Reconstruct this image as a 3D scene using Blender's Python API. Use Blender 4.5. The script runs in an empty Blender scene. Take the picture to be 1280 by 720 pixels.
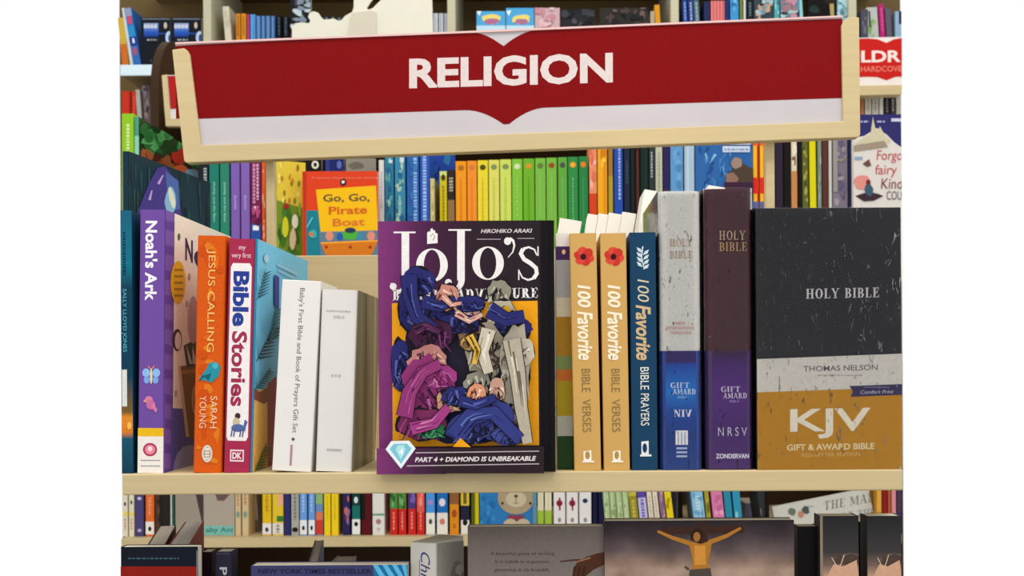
import bpy, math, random
from mathutils import Matrix, Vector
random.seed(7)
S = bpy.context.scene
COL = S.collection
# ------------------------------------------------------------------ camera
F = 1400.0; VX = 683.0; VY = 460.0; ROLL = 0.0061
CAM = Vector((0.0, -0.97, 1.39))
cs, sn = math.cos(ROLL), math.sin(ROLL)
AX = Vector((cs, 0, -sn)); AY = Vector((sn, 0, cs)); AZ = Vector((0, -1, 0))
cd = bpy.data.cameras.new('camera'); cam = bpy.data.objects.new('camera', cd); COL.objects.link(cam)
cd.sensor_width = 36.0; cd.lens = 36.0 * F / 1280.0
cd.shift_x = -(VX - 640) / 1280.0; cd.shift_y = (VY - 360) / 1280.0
cd.dof.use_dof = True; cd.dof.focus_distance = 0.99; cd.dof.aperture_fstop = 18.0
cd.clip_start = 0.01
cam.matrix_world = Matrix(((AX.x, AY.x, AZ.x, CAM.x), (AX.y, AY.y, AZ.y, CAM.y), (AX.z, AY.z, AZ.z, CAM.z), (0, 0, 0, 1)))
S.camera = cam
# ------------------------------------------------------------------ light
w = bpy.data.worlds.new('World'); S.world = w; w.use_nodes = True
bg = w.node_tree.nodes['Background']; bg.inputs[0].default_value = (1.0, 1.0, 1.0, 1); bg.inputs[1].default_value = 1.03
def area(name, loc, rot, sx, sy, power, col=(1, 0.97, 0.92)):
    d = bpy.data.lights.new(name, 'AREA'); d.shape = 'RECTANGLE'; d.size = sx; d.size_y = sy; d.energy = power; d.color = col
    o = bpy.data.objects.new(name, d); COL.objects.link(o); o.location = loc; o.rotation_euler = rot; return o
area('ceiling_lamp', (-0.5, -0.5, 3.3), (math.radians(8), 0, 0), 1.2, 0.3, 20)
area('ceiling_lamp', (0.9, -0.9, 3.3), (math.radians(8), 0, 0), 1.2, 0.3, 20)
area('ceiling_lamp', (0.1, 1.3, 3.5), (math.radians(12), 0, 0), 1.8, 0.3, 14)
S.view_settings.view_transform = 'Standard'; S.view_settings.look = 'None'
S.view_settings.exposure = 0.0; S.view_settings.gamma = 1.0; S.view_settings.use_curve_mapping = False
# ------------------------------------------------------------------ helpers
def ray(px, py): return AX * ((px - VX) / F) + AY * (-(py - VY) / F) + Vector((0, 1, 0))
def at(px, py, D): return CAM + ray(px, py) * D
def x_at(px, z, D):
    a = (px - VX) / F; b = ((z - CAM.z) / D + a * sn) / cs
    return (a * cs + b * sn) * D
def hexc(h):
    h = h.lstrip('#'); o = []
    for i in (0, 2, 4):
        c = int(h[i:i+2], 16) / 255.0
        o.append(c / 12.92 if c <= 0.04045 else ((c + 0.055) / 1.055) ** 2.4)
    return (o[0], o[1], o[2], 1.0)
MC = {}
def mat(h, rough=0.45, spec=0.12, kind='plain', bump=0.0):
    k = (h, rough, spec, kind, bump)
    if k in MC: return MC[k]
    m = bpy.data.materials.new(kind + '_' + h.strip('#')); m.use_nodes = True; MC[k] = m
    nt = m.node_tree; N = nt.nodes; L = nt.links; b = N['Principled BSDF']
    b.inputs['Roughness'].default_value = rough; b.inputs['Specular IOR Level'].default_value = spec
    tc = N.new('ShaderNodeTexCoord'); mp = N.new('ShaderNodeMapping'); L.new(tc.outputs['Object'], mp.inputs[0])
    no = N.new('ShaderNodeTexNoise'); L.new(mp.outputs[0], no.inputs[0])
    rgb = hexc(h); mx = N.new('ShaderNodeMix'); mx.data_type = 'RGBA'
    amt = 0.06
    if kind == 'wood':
        mp.inputs['Scale'].default_value = (6, 60, 160); no.inputs['Scale'].default_value = 1.2; no.inputs['Detail'].default_value = 6; amt = 0.13
    elif kind == 'pages':
        mp.inputs['Scale'].default_value = (900, 6, 6); no.inputs['Scale'].default_value = 1.5; no.inputs['Detail'].default_value = 3; amt = 0.3
    elif kind == 'cloth':
        no.inputs['Scale'].default_value = 500; no.inputs['Detail'].default_value = 3; amt = 0.25
    else:
        no.inputs['Scale'].default_value = 30; no.inputs['Detail'].default_value = 4
    mx.inputs[6].default_value = tuple(c * (1 - amt) for c in rgb[:3]) + (1,)
    mx.inputs[7].default_value = tuple(min(1, c * (1 + amt * .7)) for c in rgb[:3]) + (1,)
    L.new(no.outputs[0], mx.inputs[0]); L.new(mx.outputs[2], b.inputs['Base Color'])
    if bump:
        bp = N.new('ShaderNodeBump'); bp.inputs['Strength'].default_value = bump; bp.inputs['Distance'].default_value = 0.001
        L.new(no.outputs[0], bp.inputs['Height']); L.new(bp.outputs[0], b.inputs['Normal'])
    return m
def print_mat(name, rough, spec, sc=260, lo=.88, hi=1.1):
    m = bpy.data.materials.new(name); m.use_nodes = True; nt = m.node_tree; N = nt.nodes; L = nt.links; b = N['Principled BSDF']
    at_ = N.new('ShaderNodeAttribute'); at_.attribute_name = 'Ink'
    tc = N.new('ShaderNodeTexCoord'); no = N.new('ShaderNodeTexNoise'); no.inputs['Scale'].default_value = sc; no.inputs['Detail'].default_value = 4
    L.new(tc.outputs['Object'], no.inputs[0])
    mr = N.new('ShaderNodeMapRange'); mr.inputs[1].default_value = 0.3; mr.inputs[2].default_value = 0.7; mr.inputs[3].default_value = lo; mr.inputs[4].default_value = hi; L.new(no.outputs[0], mr.inputs[0])
    vm = N.new('ShaderNodeVectorMath'); vm.operation = 'SCALE'; L.new(at_.outputs['Color'], vm.inputs[0]); L.new(mr.outputs[0], vm.inputs['Scale'])
    L.new(vm.outputs[0], b.inputs['Base Color']); b.inputs['Roughness'].default_value = rough; b.inputs['Specular IOR Level'].default_value = spec
    return m
INK = print_mat('printed_ink', 0.42, 0.08, 260, .93, 1.04); PAINT = print_mat('printed_painting', 0.45, 0.08, 28, .62, 1.4)
def film_mat():
    m = bpy.data.materials.new('shrink_film'); m.use_nodes = True; nt = m.node_tree; N = nt.nodes; L = nt.links
    N.remove(N['Principled BSDF']); out = N['Material Output']
    tr = N.new('ShaderNodeBsdfTransparent'); gl = N.new('ShaderNodeBsdfGlossy'); gl.inputs['Roughness'].default_value = 0.15
    mix = N.new('ShaderNodeMixShader'); fr = N.new('ShaderNodeFresnel'); fr.inputs[0].default_value = 1.2
    tc = N.new('ShaderNodeTexCoord'); mp = N.new('ShaderNodeMapping'); mp.inputs['Scale'].default_value = (230, 230, 90); L.new(tc.outputs['Object'], mp.inputs[0])
    no = N.new('ShaderNodeTexNoise'); no.inputs['Scale'].default_value = 1.0; no.inputs['Detail'].default_value = 5; no.inputs['Distortion'].default_value = 1.2; L.new(mp.outputs[0], no.inputs[0])
    bp = N.new('ShaderNodeBump'); bp.inputs['Strength'].default_value = 0.75; bp.inputs['Distance'].default_value = 0.004; cr = N.new('ShaderNodeMapRange'); cr.inputs[1].default_value = 0.65; cr.inputs[2].default_value = 0.79; L.new(no.outputs[0], cr.inputs[0]); L.new(cr.outputs[0], bp.inputs['Height'])
    L.new(bp.outputs[0], gl.inputs['Normal']); L.new(bp.outputs[0], fr.inputs['Normal'])
    L.new(fr.outputs[0], mix.inputs[0]); L.new(tr.outputs[0], mix.inputs[1]); L.new(gl.outputs[0], mix.inputs[2]); L.new(mix.outputs[0], out.inputs[0])
    return m
FILM = film_mat()
WOOD = mat('CAB68A', 0.5, 0.12, 'wood', 0.05); WOODD = mat('6E5A38', 0.6, 0.1, 'wood', 0.05); DARKW = mat('3A2715', 0.6, 0.12, 'wood', 0.05)
PALE = mat('BDB99E', 0.6, 0.2, 'wood', 0.04)
def mesh_obj(name, V, Fc, m, parent=None):
    me = bpy.data.meshes.new(name); me.from_pydata([tuple(v) for v in V], [], Fc); me.materials.append(m); me.update()
    o = bpy.data.objects.new(name, me); COL.objects.link(o)
    if parent: o.parent = parent
    return o
def thing(name, label, cat, group=None, M=None):
    o = bpy.data.objects.new(name, None); COL.objects.link(o); o.empty_display_size = 0.02
    if M is not None: o.matrix_world = M
    o['label'] = label; o['category'] = cat
    if group: o['group'] = group
    return o
def boxv(a, b):
    V = [(x, y, z) for z in (a[2], b[2]) for y in (a[1], b[1]) for x in (a[0], b[0])]
    return V, [(0, 2, 3, 1), (4, 5, 7, 6), (0, 1, 5, 4), (2, 6, 7, 3), (0, 4, 6, 2), (1, 3, 7, 5)]
def box(name, a, b, m, parent=None, bev=0.0):
    V, Fc = boxv(a, b); o = mesh_obj(name, V, Fc, m, parent)
    if bev:
        md = o.modifiers.new('bevel', 'BEVEL'); md.width = bev; md.segments = 2
    return o
def prism_px(name, pts, D, thick, m, parent=None, bev=0.0):
    """outline at depth D, given real thickness going away from the viewer"""
    P = [at(x, y, D) for x, y in pts]; n = len(P)
    V = P + [p + Vector((0, thick, 0)) for p in P]
    Fc = [tuple(range(n)), tuple(range(2*n-1, n-1, -1))] + [(i, i+n, (i+1) % n + n, (i+1) % n) for i in range(n)]
    o = mesh_obj(name, V, Fc, m, parent)
    if bev:
        md = o.modifiers.new('bevel', 'BEVEL'); md.width = bev; md.segments = 2; md.limit_method = 'ANGLE'
    return o
# ------------------------------------------------------------------ lettering
TC = {}
def glyphs(s, bold=0.0):
    """outline of a string in Blender's own built-in font, in a 0..1 box"""
    k = (s, bold)
    if k in TC: return TC[k]
    c = bpy.data.curves.new('t', 'FONT'); c.body = s; c.offset = bold; c.resolution_u = 3
    o = bpy.data.objects.new('t', c); COL.objects.link(o)
    dg = bpy.context.evaluated_depsgraph_get(); me = bpy.data.meshes.new_from_object(o.evaluated_get(dg))
    V = [(v.co.x, v.co.y) for v in me.vertices]; Fc = [tuple(p.vertices) for p in me.polygons]
    bpy.data.objects.remove(o); bpy.data.curves.remove(c); bpy.data.meshes.remove(me)
    TC[k] = norm01(V), Fc
    return TC[k]
def norm01(V):
    x0 = min(v[0] for v in V); x1 = max(v[0] for v in V); y0 = min(v[1] for v in V); y1 = max(v[1] for v in V)
    return [((x-x0)/(x1-x0), (y-y0)/(y1-y0)) for x, y in V]
def ring(cx, cy, rx, ry, t, s, a0=0, a1=360, n=26):
    V = []; Fc = []
    for i in range(n+1):
        a = math.radians(a0 + (a1-a0)*i/n); c, d = math.cos(a), math.sin(a)
        V += [(cx+rx*c, cy+ry*d), (cx+(rx-s)*c, cy+(ry-t)*d)]
        if i: j = 2*i; Fc.append((j-2, j, j+1, j-1))
    return V, Fc
def q(x0, y0, x1, y1): return [(x0, y0), (x1, y0), (x1, y1), (x0, y1)], [(0, 1, 2, 3)]
def diag(x0, y0, x1, y1, w_): return [(x0-w_/2, y0), (x0+w_/2, y0), (x1+w_/2, y1), (x1-w_/2, y1)], [(0, 1, 2, 3)]
def serif_letter(ch, s=0.2, t=0.07):
    L = []; sf = 0.09
    def stem(x, y0=0, y1=1, top=True, bot=True, w_=None):
        w_ = w_ or s; L.append(q(x, y0, x+w_, y1))
        if bot: L.append(q(x-sf, y0, x+w_+sf, y0+t))
        if top: L.append(q(x-sf, y1-t, x+w_+sf, y1))
    W = 0.75
    if ch == 'I': stem(.1); W = .42
    elif ch == 'H': stem(.1); stem(.6); L.append(q(.3, .48, .6, .48+t)); W = .92
    elif ch in 'LE':
        stem(.1); L.append(q(.1, 0, .68, t)); L.append(q(.62, 0, .68, .28)); W = .74
        if ch == 'E': L.append(q(.1, 1-t, .66, 1)); L.append(q(.6, .74, .66, 1)); L.append(q(.1, .48, .5, .48+t)); L.append(q(.45, .38, .5, .66))
    elif ch == 'T': stem(.3, top=False); L.append(q(.02, 1-t, .78, 1)); L.append(q(.02, .75, .08, 1)); L.append(q(.72, .75, .78, 1)); W = .82
    elif ch in 'OG':
        L.append(ring(.45, .5, .4, .51, t, s) if ch == 'O' else ring(.45, .5, .4, .51, t, s, 40, 360)); W = .9
        if ch == 'G': L.append(q(.65, .05, .85, .45)); L.append(q(.55, .42, .93, .49))
    elif ch in 'BRPD':
        stem(.1)
        if ch == 'D': L.append(ring(.3, .5, .5, .5, t, s, -90, 90)); W = .88
        else:
            L.append(ring(.32, .74, .34, .26, t, s*.95, -90, 90)); L.append(q(.3, .48, .34, .48+t)); W = .78
            if ch == 'B': L.append(ring(.32, .27, .4, .27, t, s, -90, 90))
            if ch == 'R': L.append(diag(.72, 0, .45, .5, s)); L.append(q(.62, 0, .9, t)); W = .88
    elif ch in 'AV':
        y0, y1 = (0, 1) if ch == 'A' else (1, 0)
        L.append(diag(.12, y0, .42, y1, .07)); L.append(diag(.74, y0, .44, y1, s)); 
        b0 = 0 if ch == 'A' else 1-t
        L.append(q(0, b0, .26, b0+t)); L.append(q(.56, b0, .92, b0+t)); W = .92
        if ch == 'A': L.append(q(.2, .3, .62, .3+t))
    elif ch == 'Y':
        L.append(q(.32, 0, .32+s, .5)); L.append(q(.22, 0, .62, t)); L.append(diag(.42, .42, .12, 1, s)); L.append(diag(.42, .42, .74, 1, .08))
        L.append(q(0, 1-t, .3, 1)); L.append(q(.58, 1-t, .88, 1)); W = .88
    elif ch == 'N':
        L.append(q(.12, 0, .19, 1)); L.append(q(.02, 0, .3, t)); L.append(q(0, 1-t, .25, 1)); L.append(diag(.78, 0, .2, 1, s)); L.append(q(.76, 0, .83, 1)); L.append(q(.65, 1-t, .94, 1)); W = .96
    elif ch == 'U':
        stem(.1, .3, 1, bot=False); L.append(ring(.42, .32, .32, .33, t, s, 180, 360)); L.append(q(.67, .3, .74, 1)); L.append(q(.58, 1-t, .84, 1)); W = .88
    elif ch == 'Z':
        L.append(diag(.15, 0, .58, 1, s)); L.append(q(.05, 0, .7, t)); L.append(q(.06, 1-t, .68, 1)); L.append(q(.64, 0, .7, .25)); L.append(q(.06, .75, .12, 1)); W = .76
    elif ch in 'MW':
        L.append(q(.12, 0, .19, 1)); L.append(q(.02, 0, .3, t)); L.append(q(0, 1-t, .25, 1)); L.append(diag(.5, .1, .2, 1, s)); L.append(diag(.52, .1, .85, 1, .07)); L.append(q(.84, 0, .84+s, 1)); L.append(q(.76, 0, 1.12, t)); L.append(q(.84, 1-t, 1.12, 1)); W = 1.14
    elif ch == 'F':
        stem(.1); L.append(q(.1, 1-t, .66, 1)); L.append(q(.6, .72, .66, 1)); L.append(q(.1, .48, .5, .48+t)); W = .7
    elif ch == 'S':
        L.append(ring(.36, .74, .3, .27, t, s*.8, 30, 270)); L.append(ring(.36, .27, .32, .28, t, s*.8, -150, 90)); L.append(q(.3, .46, .42, .54)); W = .74
    else: W = .4
    return L, W
def serif_text(s, sw=0.2, th=0.07):
    V = []; Fc = []; x = 0
    for ch in s:
        L, W = serif_letter(ch, sw, th)
        for v, f in L:
            b = len(V); V += [(x+a, c) for a, c in v]; Fc += [tuple(b+i for i in ff) for ff in f]
        x += W + .1
    return norm01(V), Fc
# ------------------------------------------------------------------ prints on faces
class Print:
    """flat ink shapes laid on one face; f maps picture coordinates to a local point and a lift"""
    def __init__(s, f, step=1.5e-5):
        s.f = f; s.V = []; s.F = []; s.C = []; s.n = 1; s.step = step; s.segs = []; s.name = None
    def add(s, pts, faces, col):
        b = len(s.V); e = 1e-4 + s.n * s.step; s.n += 1
        s.V += [s.f(x, y, e) for x, y in pts]
        cols = col if isinstance(col, list) else [hexc(col)] * len(pts)
        for f in faces:
            s.F.append(tuple(b+i for i in f)); s.C += [cols[i] for i in f]
    def poly(s, pts, col): s.add(pts, [tuple(range(len(pts)))], col)
    def rect(s, x0, y0, x1, y1, col): s.poly([(x0, y0), (x1, y0), (x1, y1), (x0, y1)], col)
    def grad(s, x0, y0, x1, y1, stops):
        """a sideways blend of inks: stops = [(x, colour)]"""
        pts = []; cols = []
        for x, c in stops: pts += [(x, y0), (x, y1)]; cols += [hexc(c)] * 2
        s.add(pts, [(2*i, 2*i+2, 2*i+3, 2*i+1) for i in range(len(stops)-1)], cols)
    def vgrad(s, x0, x1, stops):
        pts = []; cols = []
        for y, c in stops: pts += [(x0, y), (x1, y)]; cols += [hexc(c)] * 2
        s.add(pts, [(2*i, 2*i+2, 2*i+3, 2*i+1) for i in range(len(stops)-1)], cols)
    def ell(s, cx, cy, rx, ry, col, n=16, wob=0.0, rot=0.0):
        P = []
        for i in range(n):
            a = 2*math.pi*i/n; k = 1 + random.uniform(-wob, wob); x = rx*k*math.cos(a); y = ry*k*math.sin(a)
            P.append((cx + x*math.cos(rot) - y*math.sin(rot), cy + x*math.sin(rot) + y*math.cos(rot)))
        s.poly(P, col)
    def line(s, pts, w_, col, w2=None):
        L = []; R = []; n = len(pts); w2 = w_ if w2 is None else w2
        for i, (x, y) in enumerate(pts):
            a = pts[max(0, i-1)]; b = pts[min(n-1, i+1)]; dx, dy = b[0]-a[0], b[1]-a[1]; l = math.hypot(dx, dy) or 1
            k = (w_ + (w2-w_)*i/max(1, n-1)) / 2; L.append((x-dy/l*k, y+dx/l*k)); R.append((x+dy/l*k, y-dx/l*k))
        s.add(L+R, [(i, i+1, n+i+1, n+i) for i in range(n-1)], col)
    def txt(s, t, x0, y0, x1, y1, col, rot=False, bold=0.0, slope=0.0, serif=False, ital=0.0, sw=0.2):
        V, Fc = serif_text(t, sw) if serif else glyphs(t, bold)
        P = []
        for u, v in V:
            if rot: P.append((x0+v*(x1-x0), y0+(u+ital*v)*(y1-y0)))
            else:
                px = x0+(u+ital*v)*(x1-x0); P.append((px, y1-v*(y1-y0)+slope*(px-x0)))
        s.add(P, Fc, col)
    def part(s, name):
        """what follows is a printed piece of its own"""
        if s.V: s.segs.append((s.name, s.V, s.F, s.C))
        s.V = []; s.F = []; s.C = []; s.name = name
    def build(s, name, parent, m=None):
        s.part(None); o = None
        for nm, s.V, s.F, s.C in s.segs: o = s.build1(nm or name, parent, m)
        return o
    def build1(s, name, parent, m=None):
        me = bpy.data.meshes.new(name); me.from_pydata([tuple(v) for v in s.V], [], s.F); me.materials.append(m or INK)
        a = me.color_attributes.new('Ink', 'FLOAT_COLOR', 'CORNER'); flat = []
        for c in s.C: flat += list(c)
        a.data.foreach_set('color', flat); me.update()
        o = bpy.data.objects.new(name, me); COL.objects.link(o); o.parent = parent; return o
# ------------------------------------------------------------------ books
def shell(name, w_, d, z0, z1, t, r, m, parent, ex=0.0, seg=5):
    """the U of a cover: back board, spine, front board"""
    hw = w_/2 + ex; out = [(-hw, d+ex)]; inn = [(-hw+t, d+ex)]
    for i in range(seg+1):
        a = math.pi + math.pi/2*i/seg; out.append((-hw+r+r*math.cos(a), -ex+r+r*math.sin(a)))
    for i in range(seg+1):
        a = 1.5*math.pi + math.pi/2*i/seg; out.append((hw-r+r*math.cos(a), -ex+r+r*math.sin(a)))
    out.append((hw, d+ex))
    inn = [(max(-hw+t, min(hw-t, x)), max(-ex+t, y)) for x, y in out]
    n = len(out); V = []
    for z in (z0, z1): V += [(x, y, z) for x, y in out] + [(x, y, z) for x, y in inn]
    Fc = []
    for i in range(n-1):
        Fc += [(i, i+1, 2*n+i+1, 2*n+i), (n+i+1, n+i, 3*n+i, 3*n+i+1), (i+1, i, n+i, n+i+1), (2*n+i, 2*n+i+1, 3*n+i+1, 3*n+i)]
    Fc += [(0, 2*n, 3*n, n), (n-1, 2*n-1, 4*n-1, 3*n-1)]
    o = mesh_obj(name, V, Fc, m, parent)
    if r > 0.002:
        for p in o.data.polygons: p.use_smooth = True
        md = o.modifiers.new('edge', 'EDGE_SPLIT'); md.split_angle = math.radians(35)
    return o
class Book:
    def __init__(b, label, xl, xr, yt, D, zb, d=0.14, xlt=None, xrt=None, face=False, yaw=0.0, th=0.02, cov='888888', pages='D8D0BC',
                 t=0.0007, r=0.001, group=None, name='book', cat='book', rough=0.42, spec=0.1, kind='plain', inset=None, tiltb=0.0, roll=0.0, solid=False):
        b.xl, b.xr, b.yt, b.D = xl, xr, yt, D
        if face:
            XL = x_at(xl, zb, D); XR = x_at(xr, zb, D); xm = (xl+xr)/2; zt = at(xm, yt, D).z
            b.w = th; b.d = XR-XL; b.h = zt-zb
            c, s_ = math.cos(yaw), math.sin(yaw)
            M = Matrix.Translation((XL, D+CAM.y, zb)) @ Matrix.Rotation(-roll, 4, 'Y') @ Matrix.Rotation(yaw, 4, 'Z') @ Matrix.Rotation(-tiltb, 4, 'X') @ Matrix.Translation((0, b.w/2, 0)) @ Matrix.Rotation(-math.pi/2, 4, 'Z')
        else:
            XL = x_at(xl, zb, D); XR = x_at(xr, zb, D); xlt = xl if xlt is None else xlt
            xrt = xlt + (xr - xl) if xrt is None else xrt
            pt = at((xlt+xrt)/2, yt, D); Xc = (XL+XR)/2; lean = math.atan2(pt.x-Xc, pt.z-zb) if xlt != xl else 0.0
            b.w = XR-XL; b.d = d; b.h = (pt.z-zb)/math.cos(lean) - abs(b.w/2*math.sin(lean))
            M = Matrix.Translation((Xc, D+CAM.y, zb+abs(b.w/2*math.sin(lean)))) @ Matrix.Rotation(lean, 4, 'Y') @ Matrix.Rotation(yaw, 4, 'Z')
        b.M = M; b.MI = M.inverted(); b.face = face; b.yb = None
        b.root = thing(name, label, cat, group, M)
        cm = mat(cov, rough, spec, kind, 0.15 if kind == 'cloth' else 0.0)
        if solid: # closed slipcase or carton
            b.cover = box('box_shell', (-b.w/2, 0, 0), (b.w/2, b.d, b.h), cm, b.root, bev=0.0006)
        else:
            b.cover = shell('cover', b.w, b.d, 0, b.h, t, min(r, b.w*.45), cm, b.root)
            i = inset if inset is not None else (0.003 if t > 0.001 else 0.0006)
            box('page_block', (-b.w/2+t+.0001, t+.0002, i if t > 0.001 else 0.0), (b.w/2-t-.0001, b.d-i, b.h-i), mat(pages, 0.8, 0.05, 'pages'), b.root)
        b.step = 1.5e-5 * max(1, D*D)
    # picture row -> height on the spine
    def ybot(b):
        if b.yb is None:
            b.yb = VY - ((b.M.translation.z - CAM.z)/b.D + (((b.xl+b.xr)/2)-VX)/F*sn)*F
        return b.yb
    def spine(b):
        """coordinates: u 0..1 across the spine, picture row for height"""
        yb = b.ybot(); yt = b.yt; w_, h = b.w, b.h
        def f(u, y, e):
            u = max(.0, min(1., u)); v = max(0., min(1., (yb-y)/(yb-yt)))
            return (-w_/2 + u*w_, -e, v*h)
        return Print(f, b.step)
    def on(b, which='right'):
        """coordinates: picture pixels, cast onto the face"""
        o = b.MI @ CAM; w_, h, d = b.w, b.h, b.d; R = b.MI.to_3x3()
        def f(px, py, e):
            dr = R @ ray(px, py)
            if which == 'right':
                k = (w_/2 - o.x)/dr.x; p = o + dr*k
                return (w_/2+e, max(0, min(d, p.y)), max(0, min(h, p.z)))
            k = (0 - o.y)/dr.y; p = o + dr*k
            return (max(-w_/2, min(w_/2, p.x)), -e, max(0, min(h, p.z)))
        return Print(f, b.step)
    def film(b, r=0.002):
        o = shell('shrink_wrap', b.w, b.d, -0.0, b.h+.0008, 0.0002, r, FILM, b.root, ex=0.0012); return o
def mottle(p, x0, x1, y0, y1, stops, n, rx, ry, amp=.16):
    for i in range(n):
        y = random.uniform(y0, y1); k = 0
        while k < len(stops)-2 and y > stops[k+1][0]: k += 1
        (ya, ca), (yb, cb) = stops[k], stops[k+1]; t = max(0, min(1, (y-ya)/(yb-ya))); j = random.uniform(1-amp, 1+amp)
        c = ''.join('%02X' % max(0, min(255, int((int(ca[q:q+2], 16)*(1-t)+int(cb[q:q+2], 16)*t)*j))) for q in (0, 2, 4))
        p.ell(random.uniform(x0, x1), y, random.uniform(.4, 1)*rx, random.uniform(.4, 1)*ry, c, 10, .25)
def marks(p, y0, y1, col, u0=.35, u1=.65, gap=2.2, ln=(1.6, 4)):
    """a line of print too small to read"""
    y = y0
    while y < y1:
        l = random.uniform(*ln); p.rect(u0, y, u1, min(y+l, y1), col); y += l + gap*.6
def tiny(p, x0, x1, y, col, h=2.2, ln=(2, 6), gap=1.5):
    """a sideways line of print too small to read"""
    x = x0
    while x < x1: l = random.uniform(*ln); p.rect(x, y, min(x1, x+l), y+h, col); x += l+gap
# ------------------------------------------------------------------ setting and fixtures
fl = box('floor', (-2.2, -2.4, -0.02), (2.2, 4.0, 0.0), mat('6B6660', 0.9, 0.1, 'cloth')); fl['kind'] = 'structure'
def xs(px, D): return x_at(px, CAM.z, D)
ZF = at(640, 589.5, 0.97).z            # top of the front shelf
ZL = 1.02                               # lower shelf of the front display
fx = thing('display_shelf', 'pale wooden open display shelf in the foreground carrying the front row of books', 'shelf')
th = at(640, 589.5, 0.97).z - at(640, 616, 0.97).z
box('shelf_board', (xs(152, .97), 0, ZF-th), (xs(1128, .97), 0.285, ZF), WOOD, fx, bev=0.0012)
ZP = at(430, 318.5, 1.25).z
box('back_panel', (xs(152, 1.25)+.004, .2855, ZF-th), (xs(1128, 1.25)-.002, .297, ZP), WOOD, fx, bev=0.001)
box('shelf_board', (xs(152, .97), 0, ZL-th), (xs(1128, .97), 0.297, ZL), WOOD, fx, bev=0.0012)
for px in (202, 849, 957):
    x = xs(px, 1.27); box('steel_post', (x-.0025, .2975, 0), (x+.0025, .315, ZP-.01), mat('1C140E', .5, .2), fx)
for px in (300, 1000):
    x = xs(px, 1.0); box('leg', (x-.02, .02, 0), (x+.02, .29, ZL-th), WOOD, fx)
# second bookcase
DM = 2.55
mf = thing('bookcase', 'low wooden bookcase behind the display shelf holding picture books and paperbacks', 'bookcase')
ZM = at(640, 345, DM).z; ZB = at(640, 669.5, 2.6).z; ye = 3.15+CAM.y
tb = at(640, 671, 2.6).z - at(640, 683, 2.6).z
box('shelf_board', (xs(152, 2.45), 2.45+CAM.y, ZM-.025), (xs(1128, 2.45), ye, ZM), WOOD, mf, bev=.001)
box('shelf_board', (xs(152, 2.6), 2.59+CAM.y, ZB-tb), (xs(1124, 2.6), ye, ZB), WOOD, mf, bev=.001)
box('back_panel', (xs(152, 3.15), ye, 0), (xs(1128, 3.15), ye+.012, ZM-.2), DARKW, mf)
box('upper_back_panel', (xs(205, 3.15), ye, ZM-.2), (xs(1074, 3.15), ye+.012, 2.05), DARKW, mf)
for px in (160, 1120):
    x = xs(px, 2.62); box('side_panel', (x-.009, 2.62+CAM.y, 0), (x+.009, ye, ZB-tb), DARKW, mf)
    box('side_panel', (x-.009 if px > 500 else x-.009, 2.9+CAM.y, ZB), (x+.009, ye, ZM-.025), DARKW, mf)
XE = -.968
pts = [(2.75, ZM), (3.15, ZM), (3.15, 2.235)]
for i in range(9):
    a = math.pi/2*i/8; pts.append((2.90-.15*math.sin(a), 2.085+.15*math.cos(a)))
n = len(pts); V = [(XE+s*.02, d+CAM.y, z) for s in (0, 1) for d, z in pts]
mesh_obj('end_panel', V, [tuple(range(n)), tuple(range(2*n-1, n-1, -1))] + [(i, i+n, (i+1) % n+n, (i+1) % n) for i in range(n)], DARKW, mf)
box('top_board', (XE+.045, 2.785+CAM.y-.03, 2.03), (xs(1070, 2.76), ye, 2.05), WOOD, mf, bev=.001)
# tall wall bookcase
DW = 3.5
wf = thing('bookcase', 'tall tan wall bookcase at the very back, reaching above the red sign', 'bookcase')
ZT = at(170, 84, DW).z; yb2 = 3.86+CAM.y; yw = DW+CAM.y
box('back_panel', (xs(152, 3.86), yb2, 0), (xs(1128, 3.86), yb2+.015, 3.0), WOODD, wf)
ZN = ZT - .375
for z, nm in ((ZT, 'shelf_board'), (ZN, 'shelf_board'), (ZT+.34, 'shelf_board'), (1.4, 'shelf_board'), (0.4, 'shelf_board')):
    box(nm, (xs(152, DW), yw, z-.024), (xs(1128, DW), yb2, z), WOODD, wf, bev=.001)
box('price_rail', (xs(152, DW-.01), yw-.008, ZT-.028), (xs(196, DW-.01), yw-.0005, ZT+.006), mat('D8ECF4', .3, .3), wf, bev=.002)
for a, b_ in ((257, 267), (562, 572), (841, 851), (1063, 1073)):
    box('divider', (xs(a, DW), yw-.003, 0), (xs(b_, DW), yb2-.001, 3.0), PALE, wf, bev=.001)

# ------------------------------------------------------------------ the big red sign
DS = 1.24
sg = thing('sign', 'large red and white category sign in a pale wooden frame above the front books', 'sign')
fr = [(215, 62), (230, 60), (234, 63), (237, 68), (251, 181.5), (1054, 151.5), (1052, 32), (1055, 25), (1061, 21.5), (1074, 21.5), (1075.5, 168), (1073, 171.5), (233, 203.5), (230, 201)]
prism_px('frame', fr, DS, .014, WOOD, sg, bev=.0008)
pan = [(217, 55), (598, 41), (1055, 21.5), (1060, 160), (246, 190)]
spn = prism_px('sign_panel', [(219, 54.5), (600, 39.5), (1053, 20.5), (1056, 156), (248, 186)], DS+.004, .004, mat('C2BCBE', .5, .05), sg)
def plane_map(D):
    def f(x, y, e):
        p = at(x, y, D); return (p.x, p.y-e, p.z)
    return f
p = Print(plane_map(DS+.0039))
def lerp(a, b, t): return a+(b-a)*t
def top(x): return lerp(57.0, 23.5, (x-219)/(1053-219)) - 1.5*math.sin(math.pi*(x-219)/834)
def bot(x): return lerp(148.5, 122.5, (x-245)/(1053-245))
up = [(220, top(220)+.5)]
for i in range(1, 12): x = 220+(590-220)*i/11; up.append((x, top(x)))
for i in range(1, 11): t = i/10; up.append((590+39*t, top(590)+ (58-top(590))*(t**1.9)))
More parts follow.
